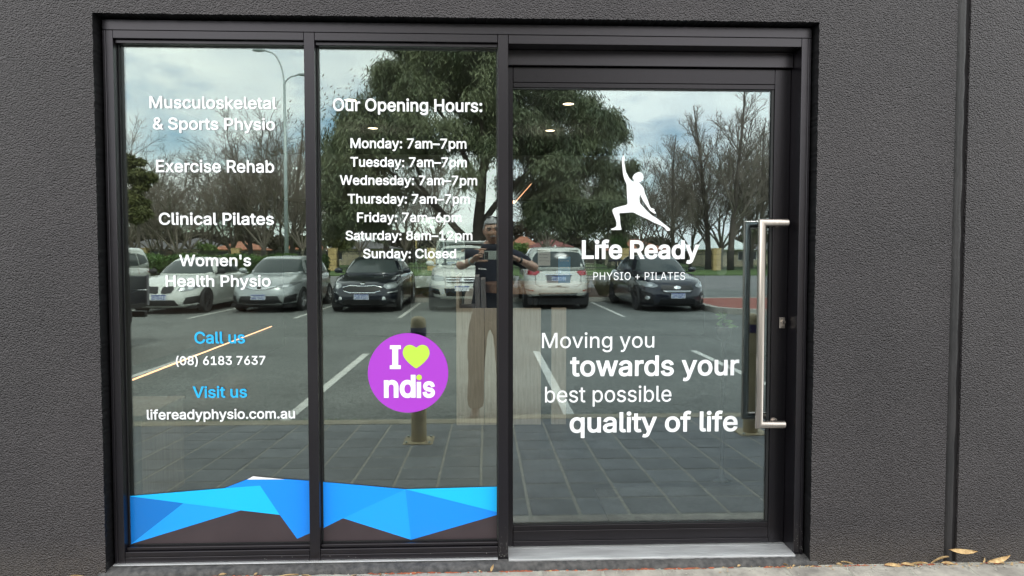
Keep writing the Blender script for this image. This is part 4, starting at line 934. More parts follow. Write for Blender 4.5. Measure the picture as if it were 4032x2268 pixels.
# silver hatch
C['hatch'] = dict(L=4.33, W=1.76, R=.315, axles=AX(4.33,.93,.80), paint=M['p_silver'], rim=M['alloy'], top=[(2.17,.66),(1.95,.755),(1.6,.83),(1.02,.955),(-1.4,1.0),(-2.17,.97)], bot=[(2.2,.20),(1.4,.19),(-1.4,.19),(-2.2,.27)],
  cab=dict(f0=1.12, r0=-2.05, f1=.30, r1=-1.55, w0=.80, w1=.60, z0=.93, z1=1.425), my=.72, side=[[(.62,1.0),(-.28,1.02),(-.26,1.34),(.28,1.32)],[(-.34,1.02),(-1.2,1.04),(-1.12,1.33),(-.32,1.34)]],
  parts=[('headlight','front',[(.40,.665),(.50,.745),(.83,.785),(.86,.76),(.72,.665),(.55,.63)],M['lens'],True,.004,.006), ('headlight_reflector','front',[(.56,.655),(.66,.655),(.68,.72),(.56,.70)],M['lensbright'],True,.012,.004),
   ('grille_bar','front',[(-.40,.70),(-.14,.655),(.14,.655),(.40,.70),(.40,.672),(.16,.605),(-.16,.605),(-.40,.672)],M['chrome'],False,.004,.012), ('badge','front',[(.085*cos(t*pi/8),.655+.058*sin(t*pi/8)) for t in range(16)],M['chrome'],False,.018,.008),
   ('badge_centre','front',[(.062*cos(t*pi/8),.655+.036*sin(t*pi/8)) for t in range(16)],BL,False,.028,.002), ('lower_grille','front',[(-.56,.245),(.56,.245),(.46,.44),(-.46,.44)],BL,False,.002,.008), ('air_intake','front',[(.58,.25),(.84,.30),(.86,.49),(.62,.42)],BL,True,.002,.008),
   ('front_lip','front',[(-.83,.225),(-.60,.20),(.60,.20),(.83,.225),(.83,.26),(.60,.232),(-.60,.232),(-.83,.26)],M['chrome'],False,.010,.012), ('tail_light','rear',[(.50,.80),(.86,.82),(.84,.96),(.60,.92)],M['taillens'],True,.004,.006)], plate=('front', .415, '1GJV·346'), mm=M['p_silver'])
# white coupe
C['coupe'] = dict(L=4.43, W=1.77, R=.325, axles=AX(4.43,.80,.95), paint=M['p_white'], rim=M['alloy_dark'], sp=7, top=[(2.21,.66),(2.0,.74),(.95,.93),(-1.4,.98),(-2.2,.96)], bot=[(2.2,.17),(1.4,.17),(-1.4,.18),(-2.2,.25)],
  cab=dict(f0=1.0, r0=-1.85, f1=.10, r1=-.95, w0=.78, w1=.56, z0=.91, z1=1.385), my=.55, side=[[(.45,.98),(-.62,1.0),(-.58,1.29),(.12,1.30)],[(-.68,1.0),(-1.35,1.04),(-.95,1.24),(-.64,1.29)]],
  parts=[('headlight','front',[(.40,.60),(.44,.68),(.80,.74),(.84,.70),(.70,.60),(.52,.57)],M['lens'],True,.004,.006),('headlight_ring','front',[(.52+.045*cos(t*pi/6),.635+.045*sin(t*pi/6)) for t in range(12)],M['lensbright'],True,.012,.004),('headlight_ring','front',[(.66+.042*cos(t*pi/6),.655+.042*sin(t*pi/6)) for t in range(12)],M['lensbright'],True,.012,.004),
   ('kidney_grille','front',[(.035,.54),(.10,.52),(.27,.54),(.33,.64),(.30,.70),(.06,.69)],BL,True,.004,.012), ('lower_grille','front',[(-.44,.21),(.44,.21),(.36,.36),(-.36,.36)],BL,False,.002,.008), ('air_intake','front',[(.52,.24),(.82,.28),(.82,.46),(.60,.42)],BL,True,.002,.008),
   ('intake_fin','front',[(.50,.225),(.80,.245),(.80,.262),(.52,.245)],M['p_white'],True,.012,.012),('tail_light','rear',[(.46,.78),(.84,.80),(.82,.92),(.50,.90)],M['taillens'],True,.004,.006)], plate=('front', .43, '1HFS'), mm=BL)
# dark sedan
C['sedan'] = dict(L=4.64, W=1.80, R=.325, axles=AX(4.64,.90,1.04), paint=M['p_kia'], rim=M['alloy'], top=[(2.32,.66),(2.1,.76),(1.6,.85),(1.15,.94),(-1.5,1.0),(-2.3,1.0)], bot=[(2.3,.19),(1.4,.19),(-1.4,.19),(-2.3,.27)],
  cab=dict(f0=1.22, r0=-1.85, f1=.30, r1=-.95, w0=.81, w1=.60, z0=.92, z1=1.405), my=.72, side=[[(.62,1.0),(-.28,1.02),(-.26,1.31),(.28,1.31)],[(-.34,1.02),(-1.2,1.05),(-.95,1.27),(-.32,1.31)]],
  parts=[('headlight','front',[(.53,.66),(.55,.74),(.86,.80),(.88,.72),(.78,.62),(.62,.60)],M['lens'],True,.004,.006),('headlight_ring','front',[(.65+.04*cos(t*pi/6),.675+.04*sin(t*pi/6)) for t in range(12)],M['lensbright'],True,.012,.004),
   ('grille','front',[(-.50,.66),(-.30,.705),(-.08,.69),(.08,.69),(.30,.705),(.50,.66),(.46,.57),(.30,.525),(-.30,.525),(-.46,.57)],BL,False,.004,.010),
   ('grille_trim','front',[(-.50,.665),(-.30,.712),(-.08,.697),(.08,.697),(.30,.712),(.50,.665),(.50,.648),(.30,.692),(.08,.678),(-.08,.678),(-.30,.692),(-.50,.648)],M['chrome'],False,.016,.004),
   ('grille_trim','front',[(-.46,.575),(-.30,.532),(.30,.532),(.46,.575),(.47,.558),(.31,.512),(-.31,.512),(-.47,.558)],M['chrome'],False,.016,.004),
   ('badge','front',[(.065*cos(t*pi/8),.755+.032*sin(t*pi/8)) for t in range(16)],M['chrome'],False,.004,.006),('lower_grille','front',[(-.50,.22),(.50,.22),(.44,.34),(-.44,.34)],BL,False,.002,.006),
   ('fog_lamp','front',[(.55+.045*cos(t*pi/6),.37+.045*sin(t*pi/6)) for t in range(12)],M['lensbright'],True,.004,.008),('indicator','front',[(.62,.50),(.84,.53),(.84,.555),(.64,.53)],M['lensbright'],True,.004,.004),('front_lip','front',[(-.82,.215),(.82,.215),(.82,.232),(-.82,.232)],M['grey'],False,.010,.008),('tail_light','rear',[(.46,.84),(.86,.84),(.84,.96),(.50,.94)],M['taillens'],True,.004,.006)], plate=('front', .415, '1GZX·862'))
# black sports sedan with scoop and wing
C['sport'] = dict(L=4.60, W=1.80, R=.33, axles=AX(4.60,.92,1.02), paint=M['p_black'], rim=M['alloy_dark'], top=[(2.3,.70),(2.1,.79),(1.6,.87),(1.1,.96),(-1.5,1.02),(-2.3,1.03)], bot=[(2.3,.15),(1.4,.17),(-1.4,.18),(-2.3,.25)],
  cab=dict(f0=1.18, r0=-1.75, f1=.28, r1=-.95, w0=.80, w1=.60, z0=.94, z1=1.44), my=.70, side=[[(.58,1.02),(-.28,1.04),(-.26,1.34),(.26,1.34)],[(-.34,1.04),(-1.15,1.07),(-.92,1.30),(-.32,1.34)]],
  parts=[('headlight','front',[(.50,.66),(.50,.70),(.60,.76),(.84,.81),(.86,.77),(.80,.66),(.60,.63)],M['lens'],True,.004,.006),('headlight_reflector','front',[(.62,.665),(.70,.665),(.72,.73),(.62,.71)],M['lensbright'],True,.012,.004),('light_strip','front',[(.82,.68),(.84,.68),(.865,.79),(.70,.775),(.70,.755),(.84,.77)],M['lensbright'],True,.013,.003),
   ('grille','front',[(-.40,.69),(.40,.69),(.44,.60),(.34,.50),(-.34,.50),(-.44,.60)],BL,False,.004,.008), ('grille_bar','front',[(-.38,.565),(.38,.565),(.32,.525),(-.32,.525)],M['alloy'],False,.013,.008),
   ('badge','front',[(.09*cos(t*pi/8),.64+.042*sin(t*pi/8)) for t in range(16)],M['chrome'],False,.014,.006), ('lower_grille','front',[(-.50,.20),(.50,.20),(.44,.34),(-.44,.34)],DK,False,.002,.006), ('air_intake','front',[(.58,.22),(.84,.26),(.86,.54),(.66,.50)],BL,True,.002,.006),
   ('fog_lamp','front',[(.73+.05*cos(t*pi/6),.37+.05*sin(t*pi/6)) for t in range(12)],M['lensbright'],True,.010,.008),('front_lip','front',[(-.86,.15),(.86,.15),(.86,.185),(-.86,.185)],BL,False,.02,.03),
   ('scoop_mouth','top',[(-.30,1.02),(.30,1.02),(.34,1.16),(-.34,1.16)],DK,False,.004,.012),('tail_light','rear',[(.46,.84),(.86,.84),(.84,.98),(.50,.94)],M['taillens'],True,.004,.006)], plate=('front', .43, '1GGG·986'))
# white suv seen from behind
C['suv'] = dict(L=4.64, W=1.82, R=.36, axles=AX(4.64,.92,1.02), paint=M['p_pearl'], rim=M['alloy'], top=[(2.32,.86),(2.1,.98),(1.2,1.10),(-1.5,1.12),(-2.32,1.12)], bot=[(2.3,.28),(1.4,.27),(-1.4,.28),(-2.0,.36),(-2.32,.42)], rbow=.10,
  lev=[(0,.09,.14,.10),(.12,.03,.05,.02),(.30,0,0,0),(.50,.0,.02,.06),(.78,.012,.05,.09),(.92,.035,.10,.12),(1,.08,.19,.15)],
  cab=dict(f0=1.25, r0=-2.22, f1=.45, r1=-1.98, w0=.83, w1=.69, z0=1.06, z1=1.67), my=.80, side=[[(.66,1.14),(-.18,1.16),(-.16,1.53),(.36,1.52)],[(-.24,1.16),(-1.1,1.18),(-1.06,1.52),(-.22,1.53)],[(-1.16,1.20),(-1.75,1.28),(-1.55,1.46),(-1.14,1.52)]],
  rw=[(-.72,1.16),(.72,1.16),(.67,1.40),(.59,1.53),(.34,1.57),(-.34,1.57),(-.59,1.53),(-.67,1.40)],
  parts=[('tail_light','rear',[(.50,1.02),(.60,.93),(.90,.95),(.90,1.13),(.62,1.11)],M['taillens'],True,.004,.012),('tailgate_line','rear',[(-.62,1.06),(-.62,.70),(-.50,.62),(.50,.62),(.62,.70),(.62,1.06),(.608,1.06),(.608,.706),(.49,.632),(-.49,.632),(-.608,.706),(-.608,1.06)],DK,False,.002,.002),
   ('bumper_trim','rear',[(-.80,.45),(.80,.45),(.70,.36),(-.70,.36)],BL,False,.006,.02),('bumper_strip','rear',[(-.48,.43),(.48,.43),(.46,.40),(-.46,.40)],M['chrome'],False,.03,.006),('reflector','rear',[(.66,.50),(.86,.52),(.86,.545),(.66,.53)],M['taillens'],True,.006,.006),
   ('badge','rear',[(.07*cos(t*pi/8),1.03+.05*sin(t*pi/8)) for t in range(16)],M['chrome'],False,.006,.008),('badge_centre','rear',[(.052*cos(t*pi/8),1.03+.030*sin(t*pi/8)) for t in range(16)],M['p_pearl'],False,.015,.002),('plate_recess','rear',[(-.34,.94),(.34,.94),(.30,.74),(-.30,.74)],M['grey'],False,-.002,.004),
   ('plate_bar','rear',[(-.36,.965),(.36,.965),(.36,.945),(-.36,.945)],M['chrome'],False,.004,.016),
   ('handle_notch','rear',[(-.07,.665),(.07,.665),(.05,.64),(-.05,.64)],DK,False,.003,.003),('headlight','front',[(.48,.80),(.86,.90),(.86,.80),(.62,.76)],M['lens'],True,.004,.006)], plate=('rear', .845, '1GXX·084'))
# second white suv, side on, far left
import copy
C['wagon'] = copy.copy(C['suv']); C['wagon'].update(paint=M['p_white'], plate=('rear', .80, ''), rim=M['alloy_dark'])
# white pickup with racks
C['pickup'] = dict(L=5.25, W=1.80, R=.37, axles=AX(5.25,.85,1.35), paint=M['p_white'], rim=M['alloy'], sp=6, top=[(2.62,.98),(2.45,1.06),(1.45,1.16),(-2.6,1.16)], bot=[(2.6,.34),(1.4,.34),(-1.4,.36),(-2.6,.45)], bow=.13,
  cab=dict(f0=1.62, r0=-.85, f1=.85, r1=-.70, w0=.80, w1=.64, z0=1.12, z1=1.72), my=1.15, side=[[(1.02,1.19),(.16,1.20),(.18,1.58),(.72,1.58)],[(.10,1.20),(-.66,1.22),(-.62,1.57),(.12,1.58)]],
  parts=[('headlight','front',[(.44,.82),(.46,.92),(.82,.98),(.86,.86),(.70,.80)],M['lens'],True,.004,.006),('grille','front',[(-.42,.92),(.42,.92),(.38,.76),(-.38,.76)],BL,False,.004,.008),('grille_bar','front',[(-.42,.885),(.42,.885),(.40,.86),(-.40,.86)],M['chrome'],False,.014,.008),('grille_bar','front',[(-.42,.82),(.42,.82),(.40,.795),(-.40,.795)],M['chrome'],False,.014,.008),
   ('badge','front',[(0,.90),(.07,.80),(-.07,.80)],M['chrome'],False,.024,.008),('lower_grille','front',[(-.40,.42),(.40,.42),(.46,.62),(-.46,.62)],BL,False,.002,.006),('air_intake','front',[(.56,.46),(.80,.48),(.80,.62),(.60,.60)],BL,True,.002,.006)], plate=('front', .62, ''))
def put_car(kind, name, x, y, rz, label, cat, extra=None):
    e = car(name, (x, y), rz, label, cat, C[kind]); return e
FY = -14.25
put_car('coupe', 'parked_car', -8.05, FY-2.1, 0, 'white parked coupe with black double grille and dark wheels', 'car')
put_car('hatch', 'parked_car', -5.66, FY-2.35, radians(2), 'silver parked hatchback with slim headlights', 'car')
put_car('sedan', 'parked_car', -3.12, FY-2.5, radians(1), 'blue black parked sedan with chrome edged grille', 'car')
pk = put_car('pickup', 'parked_pickup', -.62, FY-2.9, 0, 'white parked pickup with roof racks and a canopy', 'pickup')
sv = put_car('suv', 'parked_car', 1.93, FY-3.1, pi, 'pearl white parked wagon seen from behind with red tail lights', 'car')
sp_ = put_car('sport', 'parked_car', 4.80, FY-2.3, radians(-3), 'black parked sports sedan with bonnet scoop and boot wing', 'car')
put_car('wagon', 'parked_car', -10.62, FY-1.35, 0, 'white parked wagon at the far left beyond the white coupe', 'car')
# pickup: canopy, racks, snorkel
box('canopy', -.74, .74, -2.5, -.95, 1.15, 1.70, M['p_white'], pk, .05)
for y in (.55, -.1, -1.2, -2.1):
    b = B().tube([(-.66, y, 1.86), (.66, y, 1.86)], .02, 8)
    for s_ in (-1, 1): b.tube([(s_*.60, y, 1.70), (s_*.60, y, 1.86)], .016, 6)
    b.out('roof_rack', M['alloy'], pk)
for s_ in (-.5, 0, .5): B().tube([(s_, -2.2, 1.885), (s_, .6, 1.885)], .014, 6).out('rack_rail', M['alloy'], pk)
# sedan extras
B().tube([(-.78,-2.15,1.30),(.78,-2.15,1.30)], .03, 4, sq=True).out('boot_wing', M['p_black'], sp_)
for s_ in (-.55, .55): B().box(s_-.02, s_+.02, -2.2, -2.05, 1.02, 1.29).out('wing_post', M['p_black'], sp_)
vs, fs = loft_body(C['sport']); bb_ = tri(vs, fs); vs, fs = decal(bb_, [(-.28,.50),(.28,.50),(.34,1.14),(-.34,1.14)], 'top', .0, .045, 2); mesh('bonnet_scoop', vs, fs, M['p_black'], sp_)
B().ell((0, -1.3, 1.715), (.03,.09,.05), 8, 6).out('roof_fin', M['p_pearl'], sv, True)
for s_ in (-1, 1): B().tube([(s_*.56, .25, 1.675), (s_*.56, -1.55, 1.675)], .018, 6).out('roof_rail', M['alloy'], sv)
box('spoiler', -.58, .58, -2.02, -1.80, 1.60, 1.635, M['p_pearl'], sv, .012)
# black ute parked nose-in on the near left
ut = empty('parked_ute', (-6.42, -5.9, RZ0), 0, label='black parked ute with drop side tray at the left edge', cat='ute')
for z0_, z1_ in ((.92, 1.14), (.70, .905)):
    box('side_panel', .90, .93, -2.42, -.55, z0_+.005, z1_, M['p_black'], ut, .004); box('side_panel', -.93, -.90, -2.42, -.55, z0_+.005, z1_, M['p_black'], ut, .004)
    box('tail_panel', -.90, .90, -2.45, -2.42, z0_+.005, z1_, M['p_black'], ut, .004)
for y in (-2.42, -1.5, -.6): box('post', .931, .955, y, y+.05, .66, 1.16, M['grey'], ut, .003)
box('deck', -.9, .9, -2.42, -.5, .64, .70, M['trim'], ut, .004); box('chassis', -.45, .45, -2.35, 2.2, .42, .62, M['dark'], ut); box('mudguard', .55, .90, -2.0, -1.1, .40, .64, M['trim'], ut, .03)
box('bumper', -.85, .85, -2.56, -2.47, .46, .56, M['trim'], ut, .01); box('cab', -.86, .86, -.40, 1.35, .45, 1.72, M['p_black'], ut, .12); box('bonnet', -.86, .86, 1.30, 2.55, .45, 1.12, M['p_black'], ut, .10)
box('side_window', .861, .867, -.15, 1.05, 1.18, 1.55, M['screen'], ut)
for y in (-1.55, 1.65):
    for s_ in (-1, 1): wheel(ut, s_*.78, y, .36, M['alloy_dark'])
# ================================================================== planting, fence, houses, lamp
def leafcloud(name, P, size, mat, parent=None, droop=0, aspect=.45, seed=0, updown=0):
    """leaf-sized quads at points P (n,3); droop 0..1 turns them to hang"""
    r = np.random.RandomState(seed); n = len(P); t = r.uniform(0, 2*np.pi, n); ph = np.arccos(r.uniform(-1, 1, n))
    D = np.stack([np.sin(ph)*np.cos(t), np.sin(ph)*np.sin(t), np.cos(ph)], 1); D[:,2] = D[:,2]*(1-droop) - droop*1.6
    D /= np.linalg.norm(D, axis=1)[:,None]; A = r.normal(size=(n,3)); S_ = np.cross(D, A); S_ /= np.linalg.norm(S_, axis=1)[:,None]
    L = (size*r.uniform(.6, 1.3, n))[:,None]; W_ = L*aspect*.5
    V = np.empty((n,4,3)); V[:,0] = P; V[:,1] = P + D*L*.5 + S_*W_; V[:,2] = P + D*L; V[:,3] = P + D*L*.5 - S_*W_
    me = bpy.data.meshes.new(name); me.vertices.add(n*4); me.vertices.foreach_set('co', V.reshape(-1)); me.loops.add(n*4); me.loops.foreach_set('vertex_index', np.arange(n*4))
    me.polygons.add(n); me.polygons.foreach_set('loop_start', np.arange(0, n*4, 4)); me.polygons.foreach_set('loop_total', np.full(n, 4)); me.materials.append(mat); me.update(calc_edges=True)
    return link(name, me, parent)
def shrub_points(n, rx, ry, rz, seed, lumps=14):
    r = np.random.RandomState(seed); C_ = r.uniform(-1, 1, (lumps, 3))*[rx*.75, ry*.6, rz*.85]; k = r.randint(0, lumps, n)
    d = r.normal(size=(n,3)); d /= np.linalg.norm(d, axis=1)[:,None]; R_ = (rx*.36*r.uniform(.5, 1.3, lumps))[k][:,None]*r.uniform(.5, 1.08, n)[:,None]
    return C_[k] + d*R_ + [0,0,rz*.5]
# clipped hedge on the left
e = empty('hedge', (-8.9, -20.8, RZ0+.12), label='low green clipped hedge behind the parked cars', cat='hedge')
r = np.random.RandomState(1); n = 26000; P = r.uniform(-1, 1, (n,3))*[3.3,.75,.5] + [0,0,.75]
fa = r.randint(0, 3, n); u = r.uniform(.88, 1.02, n); P[fa == 0, 2] = .75 + .55*u[fa == 0] + .06*np.sin(P[fa == 0, 0]*4); P[fa == 1, 1] = .78*u[fa == 1]; P[fa == 2, 0] = np.sign(P[fa == 2, 0])*3.3*u[fa == 2]
leafcloud('foliage', P, .09, M['hedge'], e, seed=2); box('stems', -3.1, 3.1, -.6, .6, 0, 1.15, M['bark'], e)
for k, (x, y, lab) in enumerate(((-1.9,-19.4,''), (-1.3,-19.8,''), (3.9,-19.6,''), (3.2,-20.3,''), (.6,-19.9,''), (-2.4,-20.4,''))):
    r = np.random.RandomState(k); t = r.uniform(0, 2*np.pi, 700); P = np.stack([.13*np.cos(t)*r.uniform(0,1,700), .13*np.sin(t)*r.uniform(0,1,700), np.zeros(700)], 1)
    D = np.stack([np.cos(t)*.5, np.sin(t)*.5, np.ones(700)], 1); L = r.uniform(.3, .75, 700)[:,None]; V = np.stack([P+[.006,0,0], P+D*L, P-[.006,0,0]], 1).reshape(-1,3)
    g = mesh('grass_clump', V, [(3*i,3*i+1,3*i+2) for i in range(700)], M['drygrass']); g.location = (x, y, RZ0+.1); tag(g, 'dry strappy grass clump in the planting bed ' + ('between the dark sedan and the pickup','behind the pickup bonnet','right of the pearl white wagon','just left of the black sports sedan','between the pickup and the pearl white wagon','behind the dark sedan')[k], 'plant', 'grass clumps in the planting bed')
# fence and pillars
fpx = (566, 931, 1312, 1700, 2090, 2459, 2820, 3190); YF = -60.3; FXs = [mirz(px, 1067, RZ0).x*60.3/abs(mirz(px, 1067, RZ0).y) for px in fpx]
pil = None
def pillar(x, lab):
    e = empty('brick_pillar', (x, YF, RZ0+.05), label=lab, cat='pillar', group='pale limestone pillars along the fence')
    for k in range(4): box('block', -.36, .36, -.36, .36, k*.5+.01, k*.5+.485, M['limestone'], e, .012)
    box('core', -.33, .33, -.33, .33, 0, 2.0, M['mort_dark'], e); box('cap', -.38, .38, -.38, .38, 2.0, 2.08, M['limestone'], e, .02)
labs = ['behind the Clinical Pilates lettering', 'above the hedge', 'above the dark sedan', 'behind the pickup', 'beside the pearl white wagon', 'between the words of the shop name', 'near the right edge of the door glass', 'beyond the door handle']
for x, l_ in zip(FXs, labs): pillar(x, 'pale limestone fence pillar reflected ' + l_)
x0 = -46; b = B(); span = 8.4
b.box(0, span, -.02, .02, .25, .30); b.box(0, span, -.02, .02, 1.5, 1.55); b.box(0, span, -.02, .02, 1.72, 1.76)
for k in range(int(span/.115)): b.box(.05+k*.115-.019, .05+k*.115+.019, -.012, .012, .08, 1.85)
fe = empty('metal_fence', (0, YF, RZ0+.05), label='black vertical bar metal fence beyond the road', cat='fence')
f0 = b.out('fence_panel', M['fence'], fe); tag(f0, kind='stuff')
for k in range(12):
    o = f0 if k == 0 else f0.copy()
    if k: COL.objects.link(o)
    o.location = (x0 + k*span, 0, 0)
# street lamp
lp = mir(1128, 900, -47); e = empty('street_lamp', (lp.x, -47, RZ0), label='tall galvanised street lamp with two curved arms', cat='street lamp')
zt = mir(1128, 330, -47).z-RZ0; B().tube([(0,0,0),(0,0,zt)], [.16,.085], 12).out('pole', M['galv'], e, True)
def arm(dx, zk, nm):
    p = [Vector((dx*(1-cos(t*pi/2)), 0, zt-.3 + (zk-zt+.3)*sin(t*pi/2))) for t in [k/8 for k in range(9)]]; p.append(p[-1]+Vector((dx*.35, 0, .12)))
    B().tube(p, .055, 8).out('arm', M['galv'], e, True); B().ell(p[-1]+Vector((math.copysign(.35, dx), 0, -.02)), (.48,.18,.11), 12, 8).out('lamp_head', M['galv'], e, True)
arm(-1.05, mir(1052, 205, -47).z-RZ0, 'l'); arm(.75, mir(1183, 300, -47).z-RZ0, 'r')
# houses
def house(px0, px1, pye, pyr, Y, roof, wallm, lab, depth=9, gable=False):
    a, c_ = mir(px0, pye, Y), mir(px1, pye, Y); zr = mir(px0, pyr, Y).z; w = (c_.x-a.x)/2; ze = a.z; z0 = RZ0
    e = empty('house', ((a.x+c_.x)/2, Y, z0), label=lab, cat='house'); h = ze-z0
    box('wall', -w+.5, w-.5, -depth+.5, -.5, 0, h, M[wallm], e)
    rl = max(.5, w-depth/2); rv = [(-w,0,h-.1),(w,0,h-.1),(w,-depth,h-.1),(-w,-depth,h-.1),(-rl,-depth/2,zr-z0),(rl,-depth/2,zr-z0)]
    mesh('roof', rv + [(x, y, z-.12) for x, y, z in rv[:4]], [(0,1,5,4),(1,2,5),(2,3,4,5),(3,0,4),(0,6,7,1),(1,7,8,2),(2,8,9,3),(3,9,6,0),(6,9,8,7)], M[roof], e)
    nW = max(2, int(w/2.2))
    for k in range(nW):
        x = -w+1.4+(2*w-2.8)*k/max(1,nW-1); f_ = box('window', x-.7, x+.7, -.53, -.46, .8, min(h-.3, 2.0), M['white'], e); box('pane', x-.62, x+.62, -.459, -.45, .88, min(h-.38, 1.92), M['housewin'], f_)
    return e
H = [(430, 640, 976, 940, -92, 'greyroof', 'brownwall', 'dark grey roofed house reflected at the far left'), (640, 830, 975, 934, -96, 'greyroof', 'cream', 'grey roofed cream house reflected above the hedge'),
     (826, 985, 978, 948, -84, 'terracotta', 'cream', 'orange tiled house reflected behind the bare trees'), (1120, 1235, 976, 932, -88, 'terracotta', 'cream', 'orange tiled house reflected beside the street lamp'),
     (1290, 1560, 975, 946, -100, 'greyroof', 'cream', 'low grey house reflected above the dark sedan'), (2060, 2290, 978, 940, -86, 'redroof', 'brownwall', 'red tiled house reflected behind the pearl white wagon'),
     (2010, 2120, 962, 928, -104, 'terracotta', 'cream', 'far orange roofed house reflected beyond the red tiled one'),
     (2410, 2640, 982, 938, -90, 'terracotta', 'cream', 'orange tiled house reflected behind the shop name'), (2772, 2975, 977, 915, -84, 'whiteroof', 'cream', 'house with a white steel roof reflected near the door handle'), (2930, 3200, 980, 950, -95, 'greyroof', 'cream', 'dark roofed house reflected beyond the door handle'), (-200, 440, 976, 935, -95, 'redroof', 'cream', 'red tiled house beyond the left edge')]
for a in H: house(*a)
r = np.random.RandomState(77); n = 60000; X_ = r.uniform(-75, 75, n); Ht = 4.4 + 1.3*np.sin(X_*.11+1) + 1.0*np.sin(X_*.31) + .7*np.sin(X_*.83+2)
P = np.stack([X_, -112 + r.uniform(-2, 2, n), Ht*r.uniform(0, 1, n)**.7], 1); tl = leafcloud('treeline', P, .75, M['olive_dark'], None, seed=9); tag(tl, 'dark scrubby belt of distant trees behind the houses', 'trees', kind='stuff')
# ------------------------------------------------------------------ trees
def tree_skel(seed, H_, scaf, spread, up, lead=0, low=.16, dens=1.0):
    """leafless tree: short trunk, long ascending limbs, laterals along each limb, twigs along each lateral"""
    rnd = random.Random(seed); b = B(); tb = B()
    def path(p, d, L, n, wig, up_):
        pts = [p]; q = d.copy()
        for i in range(n): q = (q + Vector((rnd.gauss(0,wig), rnd.gauss(0,wig), rnd.gauss(0,wig)+up_))).normalized(); pts.append(pts[-1]+q*L/n)
        return pts
    def at_(pts, f): f = min(f*(len(pts)-1), len(pts)-1.001); i = int(f); return pts[i].lerp(pts[i+1], f-i), (pts[i+1]-pts[i]).normalized()
    def side(d, ang, a): o1 = d.orthogonal().normalized(); o2 = d.cross(o1); return (d*cos(ang) + (o1*cos(a)+o2*sin(a))*sin(ang)).normalized()
    def branch(p, d, L, r0, lv):
        n = (8, 5, 4, 2)[lv]; pts = path(p, d, L, n, (.07, .10, .12, .12)[lv], (.035, .05, .05, .03)[lv]*up*3)
        r1 = (.018, .010, .007, .0055)[lv]; b.tube(pts, [r0 + (r1-r0)*(i/n)**.8 for i in range(n+1)], (6, 4, 3, 3)[lv], caps=False)
        if lv == 3: return
        m = max(2, int((13, 8, 5)[lv]*dens*rnd.uniform(.8, 1.2)*min(1, L/(4.5, 1.6, .7)[lv]))); a0 = rnd.uniform(0, 6)
        for k in range(m):
            f = (.22, .18, .2)[lv] + (.80, .80, .78)[lv]*(k+rnd.random())/m; pp, dd = at_(pts, f); ang = rnd.uniform(.45, .95)*(1-.25*f)
            nd = (side(dd, ang, a0 + k*2.4 + rnd.uniform(-.4,.4)) + Vector((0,0,up*(.55 if lv else .45)))).normalized()
            ll = L*(.46, .50, .55)[lv]*(1.05 - .62*f)*rnd.uniform(.7, 1.25); branch(pp, nd, max(ll, .25), max(r1*1.1, (r0*(1-f)+r1)*.5), lv+1)
    th_ = H_*low; tp = path(Vector((0,0,0)), Vector((0,0,1)), th_ if not lead else H_*.92, 5 if not lead else 12, .03, .05); R0 = .17
    tb.tube(tp, [R0*(1.15 if i == 0 else 1)*(1-.85*i/(len(tp)-1) if lead else 1-.12*i/(len(tp)-1)) for i in range(len(tp))], 9)
    for k in range(scaf):
        a = 2*pi*k/scaf*(1 if not lead else 2.6) + rnd.uniform(-.3,.3)
        if lead:
            f = low + (1-low)*.9*(k/scaf); pp, dd = at_(tp, f); ang = spread*rnd.uniform(.8, 1.2)*(1-.35*f); LL = H_*.40*(1.05-f)**.8*rnd.uniform(.85, 1.15)
            branch(pp, side(dd, ang, a), max(LL, .7), R0*.42*(1.05-f), 0 if k % 3 == 0 else 1)
        else:
            ang = spread*rnd.uniform(.55, 1.25) if k else .08; branch(tp[-1]-Vector((0,0,rnd.uniform(0,.15))), side(Vector((0,0,1)), ang, a), H_*(.80 if k == 0 else .72*rnd.uniform(.8,1.08)), R0*rnd.uniform(.45,.62), 0)
    return tb, b
BARE = []
for k, args in enumerate(((3,12,7,.62,.10,0,.15,1.1),(11,12,7,.50,.16,0,.13,1.12),(19,12,7,.78,.08,0,.17,1.1),(27,12,32,.62,.30,1,.13,1.2))):
    tb, b = tree_skel(*args); zmax = np.percentile([v[2] for v in b.v], 99.7); t_ = tb.out('trunk', M['bark'] if k % 2 else M['bark_pale'], None, True); c_ = b.out('branches', M['twig']); tag(c_, kind='stuff'); BARE.append((t_, c_, zmax))
used = set()
def bare(px, pytop, Y, v, rz, lab, sx=1):
    t_, c_, zm = BARE[v]; x = mir(px, 900, Y).x; zt_ = mir(px, pytop, Y).z - RZ0; s_ = zt_/zm
    e = empty('bare_tree', (x, Y, RZ0+.05), rz, label=lab, cat='tree', group='leafless trees beyond the road'); e.scale = (s_*sx, s_*sx, s_)
    for o in (t_, c_):
        q = o if v not in used else o.copy()
        if v in used: COL.objects.link(q)
        q.parent = e
    used.add(v)
